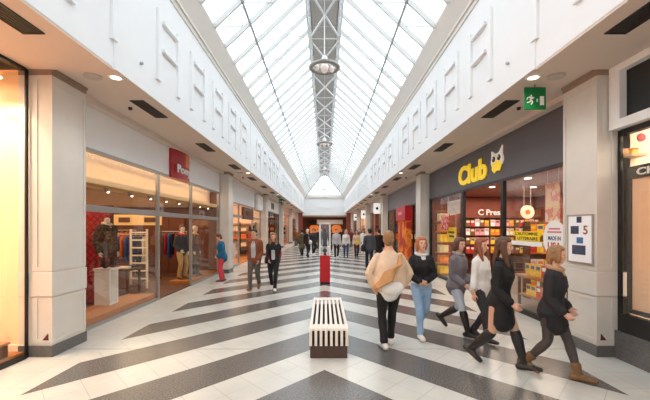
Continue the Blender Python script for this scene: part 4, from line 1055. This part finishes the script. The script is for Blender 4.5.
def person(x, y, face, label, h, skin=None, near=False, group=None, body=None, **kw):
    """face: heading of the person in degrees, 0 away from the viewer, 180 towards the viewer, 90 to the left"""
    t = thing('person', (x, y, 0), label, 'person', group, rz=math.radians(face))
    B = Body(h, **kw); B.t = t; B.skin = skin or SKIN; B.vox = .0085 if near else .0115
    mb = MB(); B.torso(mb); B.head(mb)
    for sd in (-1, 1):
        B.arm(mb, sd); B.hand(mb, sd, kw.get('curl', .6) if False else .6); B.leg(mb, sd); B.foot(mb, sd)
    o = remeshed(mb, 'body', B.skin, t, B.vox, 1)
    return B
def face_parts(B, hm):
    h = B.h
    rot = Matrix.Rotation(B.hyaw + B.twist, 3, 'Z') @ Matrix.Rotation(-B.hpitch, 3, 'X')
    for sd in (-1, 1):
        MB().ell(B.H(V((sd * .0175, .0475, .0775)) * h), V((.0065, .0045, .0042)) * h, rot, n=10, m=7).build('eye', EYE, B.t, smooth=True, local=True)
    mb = MB()
    for sd in (-1, 1): mb.ell(B.H(V((sd * .0185, .0525, .0895)) * h), V((.011, .003, .0024)) * h, rot, n=10, m=6)
    mb.build('eyebrows', hm, B.t, smooth=True, local=True)
    MB().ell(B.H(V((0, .0535, .043)) * h), V((.0115, .004, .0036)) * h, rot, n=10, m=6).build('mouth', LIPS, B.t, smooth=True, local=True)
def hair(B, style, m):
    h = B.h; rot = Matrix.Rotation(B.hyaw + B.twist, 3, 'Z') @ Matrix.Rotation(-B.hpitch, 3, 'X'); mb = MB()
    e = lambda c, r: mb.ell(B.H(V(c) * h), V(r) * h, rot, n=16, m=12)
    e((0, -.013, .094), (.0505, .0545, .057)); e((0, .004, .122), (.042, .046, .03)); e((0, -.026, .07), (.0455, .04, .05))
    e((.012, .03, .123), (.028, .022, .014)); e((-.014, .028, .124), (.026, .022, .013))
    if style == 'short':
        e((0, -.032, .045), (.037, .026, .03))
    elif style == 'bob':
        for sd in (-1, 1): mb.loft([B.H(V((sd * .04, .006, .11)) * h), B.H(V((sd * .05, .006, .06)) * h), B.H(V((sd * .043, .012, .02)) * h)], [(.018 * h, .026 * h), (.014 * h, .028 * h), (.009 * h, .02 * h)], side=(1, 0, 0), n=12)
        mb.loft([B.H(V((0, -.03, .09)) * h), B.H(V((0, -.038, .03)) * h), B.H(V((0, -.034, .0)) * h)], [(.046 * h, .03 * h), (.046 * h, .026 * h), (.038 * h, .018 * h)], side=(1, 0, 0), n=14)
    elif style == 'long':
        for sd in (-1, 1): mb.loft([B.H(V((sd * .04, .004, .11)) * h), B.H(V((sd * .051, .004, .06)) * h), B.H(V((sd * .052, .022, .0)) * h), B.H(V((sd * .05, .046, -.07)) * h)], [(.018 * h, .026 * h), (.015 * h, .028 * h), (.017 * h, .022 * h), (.012 * h, .014 * h)], side=(1, 0, 0), n=12)
        mb.loft([B.H(V((0, -.03, .09)) * h), B.H(V((0, -.042, .02)) * h), B.H(V((0, -.052, -.05)) * h), B.H(V((0, -.054, -.1)) * h)], [(.046 * h, .03 * h), (.048 * h, .028 * h), (.05 * h, .02 * h), (.035 * h, .012 * h)], side=(1, 0, 0), n=14)
    elif style == 'bun':
        e((0, -.07, .11), (.026, .024, .026))
    return remeshed(mb, 'hair', m, B.t, .008, 1)
def top(B, name, m, inf=.014, hem=-.06, flare=.06, sleeves=1.95, collar=.3, cuff=.004, extra=None):
    mb = MB(); B.torso(mb, inf, hem, collar, flare, extra)
    if sleeves:
        for sd in (-1, 1): B.arm(mb, sd, inf * .8, 0, sleeves, cuff)
    return remeshed(mb, name, m, B.t, .011, 3)
def trousers(B, m, inf=.011, t1=1.93, straight=False, cuff=0.0, name='trousers'):
    mb = MB(); B.torso(mb, inf * .9, -.06, .06)
    for sd in (-1, 1): B.leg(mb, sd, inf, t1, 0, cuff, straight)
    return remeshed(mb, name, m, B.t, .011, 2)
def shoes(B, m, inf=.006, heel=0.0, boot=0.0, name='shoe'):
    for sd in (-1, 1):
        mb = MB(); B.foot(mb, sd, inf, heel, boot)
        o = remeshed(mb, name, m, B.t, .008, 1)
def scarf(B, m, thick=.022, drop=0.0):
    h = B.h; mb = MB(); n = 14; P = []
    for j in range(n):
        a = 2 * PI * j / n; P.append(B.T(V((.05 * math.cos(a), -.008 + .047 * math.sin(a), .322 - .012 * math.sin(a))) * h))
    mb.loft(P + [P[0]], [(thick, thick * 1.25)] * (n + 1), side=(0, 0, 1), n=10)
    mb.loft([B.T(V((0, .03, .31)) * h), B.T(V((0, .055, .275)) * h), B.T(V((.006, .07, .25 - drop)) * h)], [(.05, .02), (.05, .022), (.03, .014)], side=(1, 0, 0), n=12)
    return remeshed(mb, 'scarf', m, B.t, .009, 2)
def shirt_front(B, m, z0=-.05, z1=.3, w=.036, out=.024, name='shirt_front'):
    """the strip of shirt an open jacket shows"""
    h = B.h; R = [r for r in B.rings() if z0 <= r[0] <= z1]
    P = [B.T(V((0, (y + b_) * h + out - .02, z * h))) for z, a, b_, y in R]
    mb = MB(); mb.loft(P, [(w * h, .022)] * len(P), side=(1, 0, 0), n=14)
    return remeshed(mb, name, m, B.t, .01, 1)
def skirt(B, m, z1=.07, low=-.17, wide=.135):
    h = B.h; a = (B.knee[-1] + B.knee[1]) / 2 - V((0, 0, B.hz)); dirn = a.normalized()
    mb = MB(); P = [B.T(V((0, 0, z1 * h))), V((0, 0, B.hz + .0)), V((0, a.y * abs(low) / .243, B.hz + low * h))]
    mb.loft(P, [(.078 * h + .014, .058 * h + .014), (.103 * h + .012, .074 * h + .014), (wide * h * .82, wide * h * .74)], side=(1, 0, 0), n=22)
    return remeshed(mb, 'skirt', m, B.t, .012, 2)
def strap_bag(B, c, size, m, label=None, shoulder=-1, name='shoulder_bag'):
    """a soft bag with a strap over one shoulder; c in torso coordinates"""
    h = B.h; C = B.T(V(c) * h); sx, sy, sz = size
    mb = MB(); mb.ell(C, (sx / 2, sy / 2, sz / 2), n=16, m=10); mb.box(C.x - sx * .4, C.x + sx * .4, C.y - sy * .38, C.y + sy * .38, C.z - sz * .42, C.z + sz * .3)
    o = remeshed(mb, name, m, B.t, .011, 2)
    s = B.sh[shoulder] + V((-shoulder * .03 * h, 0, .045 * h)); fwd = V((0, .04 * h + .03, -.02 * h)); bk = V((0, -.04 * h - .03, -.02 * h))
    st = MB(); st.loft([C + V((0, sy * .3, sz * .3)), (C + s) / 2 + fwd * 1.1, s + fwd * .7, s, s + bk * .7, (C + s) / 2 + bk * 1.1, C + V((0, -sy * .3, sz * .3))], [(.014, .006)] * 7, side=(1, 0, 0), n=8)
    st.build('strap', m, o, smooth=True, local=True)
    return o

JEANS_L = cloth('light_jeans', srgb(150, 180, 212), var=.12, scale=9); JEANS_D = cloth('blue_jeans', srgb(58, 74, 112))
BLACKC = cloth('black', srgb(30, 28, 30)); DARKC = cloth('charcoal', srgb(56, 54, 58)); GREYC = cloth('grey', srgb(142, 136, 136)); WHITEC = cloth('white', srgb(236, 232, 228))
BEIGE = cloth('beige', srgb(222, 192, 164)); TAN = cloth('tan', srgb(190, 140, 92)); RUST = cloth('rust_brown', srgb(140, 76, 46)); OLIVE = cloth('olive', srgb(92, 88, 62))
BURG = cloth('burgundy', srgb(126, 34, 48)); TEAL = cloth('teal_blue', srgb(22, 96, 138)); REDC = cloth('coral_red', srgb(206, 66, 78)); NAVY = cloth('navy', srgb(40, 46, 70))
GREYBR = cloth('grey_brown', srgb(104, 92, 80)); LIGHTG = cloth('light_grey', srgb(190, 188, 190)); YELC = cloth('yellow', srgb(226, 206, 60))
WSHOE = mat('white_shoe', srgb(232, 226, 218), .5, .04, 6); BSHOE = mat('black_shoe', srgb(32, 28, 28), .4, .1, 6); BRSHOE = mat('brown_boot', srgb(116, 84, 52), .5, .12, 8)
BROWNH, DARKH, BLONDH, REDH, GINGH, LIGHTH = hairm('brown', srgb(92, 58, 38)), hairm('dark', srgb(40, 30, 26)), hairm('blond', srgb(196, 156, 104)), hairm('auburn', srgb(140, 74, 46)), hairm('ginger', srgb(176, 108, 62)), hairm('light_brown', srgb(154, 112, 74))
def wx(px, y): return (px - 324.5) * y / 355

# 1 beige cape, walking away
yy = 5.42
B = person(wx(389, yy), yy, 4, 'person walking away in a loose beige cape with tan sling and white hem', 1.76, near=True, la=(-.085, -.05, 0), ra=(.075, .2, 0), rpitch=-.12, lw=(-.235, -.01, .0), rw=(.235, .07, .0), lean=.05, hyaw=-.25, lpole=(-1, -.5, 0), rpole=(1, -.5, 0))
hair(B, 'short', LIGHTH); trousers(B, BLACKC); shoes(B, WSHOE)
top(B, 'blouse', WHITEC, .014, -.06, .2, sleeves=0, collar=.25)
mb = MB(); h = B.h
P = [(.015, .15, .095), (.08, .15, .1), (.15, .142, .096), (.21, .128, .084), (.26, .108, .066), (.293, .08, .054), (.318, .05, .047)]
mb.loft([B.T(V((0, -.006, z)) * h) for z, a, b_ in P], [(a * h, b_ * h) for z, a, b_ in P], n=26)
for sd in (-1, 1): B.arm(mb, sd, .012, 0, 1.75, .012)
remeshed(mb, 'cape', BEIGE, B.t, .012, 3)
mb = MB()
mb.loft([B.T(V((.09, -.05, .285)) * h), B.T(V((.06, -.118, .2)) * h), B.T(V((-.03, -.125, .11)) * h), B.T(V((-.12, -.085, .03)) * h), B.T(V((-.14, -.02, .0)) * h)], [(.04, .018), (.075, .024), (.105, .03), (.085, .026), (.05, .02)], side=(.6, 0, .8), n=14)
remeshed(mb, 'sling', TAN, B.t, .011, 2)
mb = MB(); mb.ell(B.T(V((.012, -.072, .005)) * h), (.17, .085, .12), n=18, m=12)
remeshed(mb, 'white_hem', WHITEC, B.t, .011, 2)

# 2 black top, facing the viewer
yy = 5.95
B = person(wx(421, yy), yy, 186, 'person facing the viewer in black top, grey scarf and light blue jeans', 1.66, near=True, fem=True, la=(-.07, -.28, .0), lpitch=.55, ra=(.06, .13, 0), rpitch=-.1, lw=(-.02, .155, .09), rw=(.05, .165, .075), lpole=(-1, -.35, -.4), rpole=(1, -.35, -.4), hyaw=.1, hpitch=-.04)
hair(B, 'bob', GINGH); face_parts(B, GINGH); trousers(B, JEANS_L, .008); shoes(B, WSHOE)
top(B, 'undershirt', WHITEC, .017, .03, .0, sleeves=0, collar=.25); top(B, 'sweater', BLACKC, .026, .085, .0, sleeves=1.85); scarf(B, cloth('pale_scarf', srgb(206, 204, 200)), .026, .02)

# 3 grey jacket, walking towards the right
yy = 6.15
B = person(wx(457, yy), yy, 218, 'person in a short grey jacket and black knee boots behind the group', 1.66, near=True, fem=True, la=(-.07, -.36, .03), lpitch=.75, ra=(.06, .24, 0), rpitch=-.1, lw=(-.06, .2, .07), rw=(.1, .19, .04), lean=.08, hpitch=.1, hyaw=-.2)
hair(B, 'bob', BROWNH); face_parts(B, BROWNH); trousers(B, cloth('pale_denim', srgb(196, 200, 208)), .008, 1.1); shoes(B, BSHOE, .008, 0, .85, 'boot')
top(B, 'jacket', cloth('mauve_grey', srgb(124, 114, 118)), .03, -.06, .25, sleeves=1.9); scarf(B, GREYC, .026)

# 4 white top, half hidden
yy = 5.8
B = person(wx(480, yy), yy, 215, 'person in a white blouse with auburn hair, half hidden behind the black dress', 1.64, near=True, fem=True, la=(-.06, -.16, 0), lpitch=.3, ra=(.06, .16, 0), rpitch=-.1, lean=.05)
hair(B, 'long', REDH); face_parts(B, REDH); trousers(B, DARKC, .009); shoes(B, BSHOE); top(B, 'blouse', WHITEC, .02, -.06, .15, sleeves=1.6)

# 5 black dress, mid stride
yy = 4.7
B = person(wx(500, yy), yy, 226, 'person striding in a black dress and tall black boots with grey handbag', 1.71, near=True, fem=True, la=(-.07, .27, 0), lpitch=-.1, ra=(.05, -.36, .0), rpitch=.5, lw=(-.17, -.1, -.03), rw=(.15, .19, .02), lean=.08, hyaw=.15, hpitch=.06)
hair(B, 'long', BROWNH); face_parts(B, BROWNH); shoes(B, BSHOE, .009, 0, .97, 'boot')
trousers(B, cloth('bare_tights', srgb(204, 158, 134)), .004, 1.4, name='tights')
top(B, 'coat', BLACKC, .022, -.06, .1, sleeves=1.9); skirt(B, BLACKC, low=-.17, wide=.12); scarf(B, BLACKC, .024)
hw = B.wr[-1]
mb = MB(); c = B.wr[-1] + V((-.03, .06, -.2)); mb.box(c.x - .05, c.x + .05, c.y - .16, c.y + .16, c.z - .11, c.z + .11)
hb_ = remeshed(mb, 'handbag', GREYC, B.t, .011, 2)
mb = MB(); mb.tube([c + V((0, .1, .09)), c + V((.01, .07, .2)), B.wr[-1] + V((0, .02, -.06)), c + V((.01, -.06, .2)), c + V((0, -.1, .09))], .009, 8); mb.build('handle', BLACKC, hb_, smooth=True, local=True)
mb = MB()
mb.box(c.x - .056, c.x - .05, c.y - .13, c.y + .13, c.z + .02, c.z + .04); mb.build('pale_band', LIGHTG, hb_, local=True)

# 6 rightmost, brown ankle boots
yy = 4.4
B = person(wx(552, yy), yy, 222, 'person striding in a black coat and brown ankle boots beside the column notice', 1.62, near=True, fem=True, la=(-.06, .26, 0), lpitch=-.05, ra=(.05, -.28, 0), rpitch=.3, lw=(-.2, .13, .02), rw=(.12, .16, .01), lean=.08, hyaw=.25, hpitch=.08)
hair(B, 'bob', LIGHTH); face_parts(B, LIGHTH); shoes(B, BRSHOE, .009, .5, .28, 'ankle_boot')
trousers(B, cloth('dark_tights', srgb(74, 64, 62)), .004, 1.75, name='tights')
top(B, 'coat', cloth('black_coat', srgb(40, 38, 42)), .026, -.06, .2, sleeves=1.9); skirt(B, BLACKC, low=-.12, wide=.125)
scarf(B, cloth('sand_scarf', srgb(176, 138, 108)), .03, .03)
strap_bag(B, (-.16, .0, .0), (.12, .32, .26), BLACKC, shoulder=-1)

# 7, 8 couple walking towards the viewer
yy = 10.55
B = person(wx(254.5, yy), yy, 176, 'person walking in a rust brown jacket over light shirt, left of the couple', 1.78, near=True, la=(-.08, -.22, 0), lpitch=.45, ra=(.08, .18, 0), rpitch=-.12, lw=(-.16, .09, -.04), rw=(.17, -.06, -.03), hyaw=-.3, hpitch=.12)
hair(B, 'short', DARKH); face_parts(B, DARKH); trousers(B, cloth('olive_grey', srgb(98, 90, 80)), .014); shoes(B, BRSHOE); top(B, 'jacket', RUST, .03, -.06, .12); shirt_front(B, LIGHTG, -.02, .31, .042, .034)
yy = 10.4
B = person(wx(273.5, yy), yy, 184, 'person with long hair in black jacket with burgundy sleeves beside the rust jacket', 1.67, near=True, fem=True, la=(-.05, .18, 0), lpitch=-.12, ra=(.06, -.2, 0), rpitch=.4, lw=(-.15, .0, -.03), rw=(.13, .1, .03), hpitch=.05)
hair(B, 'long', LIGHTH); face_parts(B, LIGHTH); trousers(B, BLACKC, .008); shoes(B, WSHOE); top(B, 'sweater', BURG, .018, -.02, 0); top(B, 'jacket', BLACKC, .03, -.06, .12, sleeves=.5); shirt_front(B, LIGHTG, .0, .2, .034, .036); scarf(B, BLACKC, .028, .02)
strap_bag(B, (.12, .03, .02), (.11, .24, .22), BLACKC, shoulder=1)

# 9 looking into the clothes shop
yy = 12.2
B = person(wx(222.5, yy), yy, 105, 'person in teal jacket and coral trousers looking into the clothes shop window', 1.62, fem=True, la=(-.09, .03, 0), ra=(.09, -.03, 0), lw=(-.1, .16, .05), rw=(.1, .15, .04), lean=.12, hpitch=.45)
hair(B, 'short', BROWNH); trousers(B, REDC, .016, straight=True); shoes(B, mat('plum_shoe', srgb(110, 40, 56), .5)); top(B, 'jacket', TEAL, .04, -.06, .15)

# 10, 11 dark coats walking away on the right
yy = 16.1
B = person(wx(369.5, yy), yy, 5, 'person walking away in a dark grey jacket with dark bag on the left', 1.78, la=(-.08, .2, 0), lpitch=-.1, ra=(.08, -.2, 0), rpitch=.45, broad=1.08, hyaw=.3)
hair(B, 'short', DARKH); trousers(B, NAVY, .016, straight=True); shoes(B, BSHOE); top(B, 'jacket', cloth('dark_coat', srgb(72, 76, 82)), .03, -.06, .12)
strap_bag(B, (-.17, -.02, .0), (.18, .34, .34), BLACKC, shoulder=-1)
yy = 18.4
B = person(wx(379, yy), yy, 8, 'person in a long black coat ahead of the dark grey jacket, right side', 1.76, la=(-.08, .16, 0), ra=(.08, -.16, 0), rpitch=.35)
hair(B, 'short', DARKH); trousers(B, BLACKC, .014); shoes(B, BSHOE); top(B, 'coat', BLACKC, .028, -.06, .2, extra=[(-.2, .1, .085, 0)])

# far people: px, distance, heading, height, female, hair, hair material, top, trousers, label
FAR = [
 (336.5, 21.3, 182, 1.76, 0, 'short', DARKH, LIGHTG, BLACKC, 'person in pale grey sweater and black trousers, right behind the red plinth', 'jacket'),
 (346.0, 22.3, 178, 1.7, 1, 'long', BLONDH, WHITEC, JEANS_D, 'blond person in white jacket and blue jeans beyond the red plinth', 'jacket'),
 (356.5, 22.0, 184, 1.68, 1, 'long', BROWNH, BEIGE, cloth('plum', srgb(72, 40, 50)), 'person in beige top holding a yellow bag beyond the red plinth', 'bag'),
 (363.0, 25.5, 176, 1.72, 1, 'bob', DARKH, WHITEC, GREYC, 'person in white coat beside the dark grey jacket, farther off', 'coat'),
 (302.0, 23.2, 20, 1.72, 0, 'short', DARKH, OLIVE, DARKC, 'person in a long olive coat, leftmost of the standing group', 'coat'),
 (307.5, 22.4, 330, 1.74, 0, 'short', cloth('white_cap', srgb(230, 226, 220)), BLACKC, NAVY, 'person in black with white cap and white bag in the standing group', 'whitebag'),
 (313.5, 24.2, 200, 1.78, 0, 'short', DARKH, DARKC, BLACKC, 'person in a charcoal jacket, right edge of the standing group', 'jacket'),
 (317.5, 30.0, 170, 1.74, 0, 'short', BROWNH, BLACKC, DARKC, 'person in black far behind the left side of the red plinth', 'jacket'),
 (331.0, 29.0, 10, 1.72, 1, 'bob', DARKH, NAVY, BLACKC, 'person in navy far behind the right side of the red plinth', 'jacket'),
 (341.5, 31.5, 185, 1.76, 0, 'short', DARKH, BLACKC, DARKC, 'person in black jacket between pale sweater and white jacket, far off', 'jacket'),
 (351.0, 33.0, 175, 1.7, 1, 'long', DARKH, BURG, BLACKC, 'person in burgundy jacket far off behind the white jacket', 'jacket'),
 (359.5, 35.0, 185, 1.74, 0, 'short', BROWNH, GREYBR, JEANS_D, 'person in grey brown jacket far off beyond the yellow bag', 'jacket'),
 (296.0, 34.0, 190, 1.72, 1, 'bob', BROWNH, RUST, DARKC, 'person in rust jacket far off along the left shops', 'jacket'),
 (321.0, 37.0, 180, 1.74, 0, 'short', DARKH, NAVY, JEANS_D, 'person in navy jacket and jeans near the far end', 'jacket'),
 (346.5, 41.0, 180, 1.72, 1, 'long', DARKH, BLACKC, BLACKC, 'person all in black near the far end on the right', 'coat'),
]
for i, (px, yy, fc, h_, fem, hs, hm, tm, tr_, lab, extra) in enumerate(FAR):
    ph = .16 if i % 2 else -.14
    B = person(wx(px, yy), yy, fc, lab, h_, fem=bool(fem), la=(-.08, ph, 0), lpitch=.35 if ph < 0 else -.1, ra=(.08, -ph, 0), rpitch=.35 if ph > 0 else -.1, lw=(-.2, .07 - ph * .4, -.06), rw=(.2, .07 + ph * .4, -.06))
    hair(B, hs, hm); trousers(B, tr_, .014); shoes(B, BSHOE if i % 3 else WSHOE)
    top(B, 'coat' if extra == 'coat' else 'jacket', tm, .034, -.06, .12, extra=[(-.2, .098, .082, 0)] if extra == 'coat' else None)
    if extra == 'bag': strap_bag(B, (-.02, .1, .04), (.24, .13, .22), YELC, shoulder=1)
    if extra == 'whitebag': strap_bag(B, (.13, .0, .02), (.14, .3, .28), WHITEC, shoulder=1)

# ------------------------------------------------------------------ shop window mannequins
MANN = mat('mannequin_ivory', srgb(236, 214, 186), .4, .02, 4)
def mannequin(x, y, z, face, label, h, headless=False, legs=True, **kw):
    t = thing('mannequin', (x, y, z), label, 'mannequin', 'clothes shop mannequins', rz=math.radians(face))
    B = Body(h, **kw); B.t = t; mb = MB(); B.torso(mb)
    if not headless: B.head(mb)
    else: mb.disc(B.T(V((0, 0, .385)) * h), .032 * h, .02)
    for sd in (-1, 1):
        B.arm(mb, sd); B.hand(mb, sd)
        if legs: B.leg(mb, sd); B.foot(mb, sd)
        else: B.leg(mb, sd, 0, .9)
    if not legs:
        zmin = min(p.z for p in mb.v)
        for p in mb.v: p.z -= zmin
        for d in (B.hip, B.knee, B.ank, B.sh, B.el, B.wr):
            for k_ in d: d[k_] = d[k_] - V((0, 0, zmin))
        B.hz -= zmin
    remeshed(mb, 'body', MANN, t, .011, 1)
    return B
B = mannequin(-4.76, 7.76, .96, 250, 'headless mannequin in a mottled dark jacket on the white plinth', 1.72, headless=True, legs=False, lw=(-.2, .06, -.05), rw=(.2, .02, -.05))
top(B, 'jacket', blotch_material('camouflage', [srgb(52, 46, 36), srgb(112, 96, 66), srgb(74, 40, 34), srgb(36, 40, 34)], 14), .03, -.06, .12)
mb = MB(); B.torso(mb, .016, -.06, .06)
for sd in (-1, 1): B.leg(mb, sd, .022, .86)
remeshed(mb, 'shorts', blotch_material('dark_print', [srgb(60, 30, 34), srgb(30, 30, 34), srgb(120, 60, 50)], 18), B.t, .012, 2); scarf(B, cloth('ivory', srgb(226, 200, 170)), .024)
B = mannequin(-4.78, 11.9, .13, 240, 'mannequin in grey jacket, red scarf and khaki trousers beside the entrance', 1.78, la=(-.1, .02, 0), ra=(.1, -.02, 0), lw=(-.19, .05, -.02), rw=(.16, .12, .04))
top(B, 'jacket', DARKC, .03, -.06, .1); trousers(B, cloth('khaki', srgb(180, 146, 98)), .016, straight=True); shoes(B, BRSHOE); scarf(B, cloth('red_scarf', srgb(214, 60, 56)), .036, .03); hair(B, 'short', BROWNH)
B = mannequin(-4.66, 12.75, .13, 262, 'mannequin in a long dark brown coat behind the far clothes shop pane', 1.78, fem=True, la=(-.08, .03, 0), ra=(.08, -.03, 0), lw=(-.2, .05, -.05), rw=(.2, .05, -.05))
top(B, 'coat', cloth('dark_brown', srgb(62, 40, 34)), .032, -.06, .2, extra=[(-.22, .1, .085, 0)]); trousers(B, BLACKC, .012); shoes(B, BSHOE); scarf(B, cloth('ochre_scarf', srgb(206, 150, 90)), .034, .04)

# ------------------------------------------------------------------ daylight through the roof
w = bpy.data.worlds.new('sky'); SC.world = w; w.use_nodes = True
bg = w.node_tree.nodes['Background']; bg.inputs['Color'].default_value = (.90, .97, 1, 1); bg.inputs['Strength'].default_value = 3.2
ld = bpy.data.lights.new('roof_daylight', 'AREA'); ld.shape = 'RECTANGLE'; ld.size = 5.4; ld.size_y = 61; ld.cycles.is_portal = True
lo = bpy.data.objects.new('roof_daylight', ld); COL.objects.link(lo); lo.location = (0, 22.5, 8.3)
SC.view_settings.view_transform = 'Standard'; SC.view_settings.look = 'None'; SC.view_settings.gamma = 1.0; SC.view_settings.use_curve_mapping = False
SC.view_settings.exposure = 0.0
SC.cycles.use_denoising = True
SC.cycles.max_bounces = 10; SC.cycles.diffuse_bounces = 6; SC.cycles.transparent_max_bounces = 12
SC.cycles.sample_clamp_indirect = 6
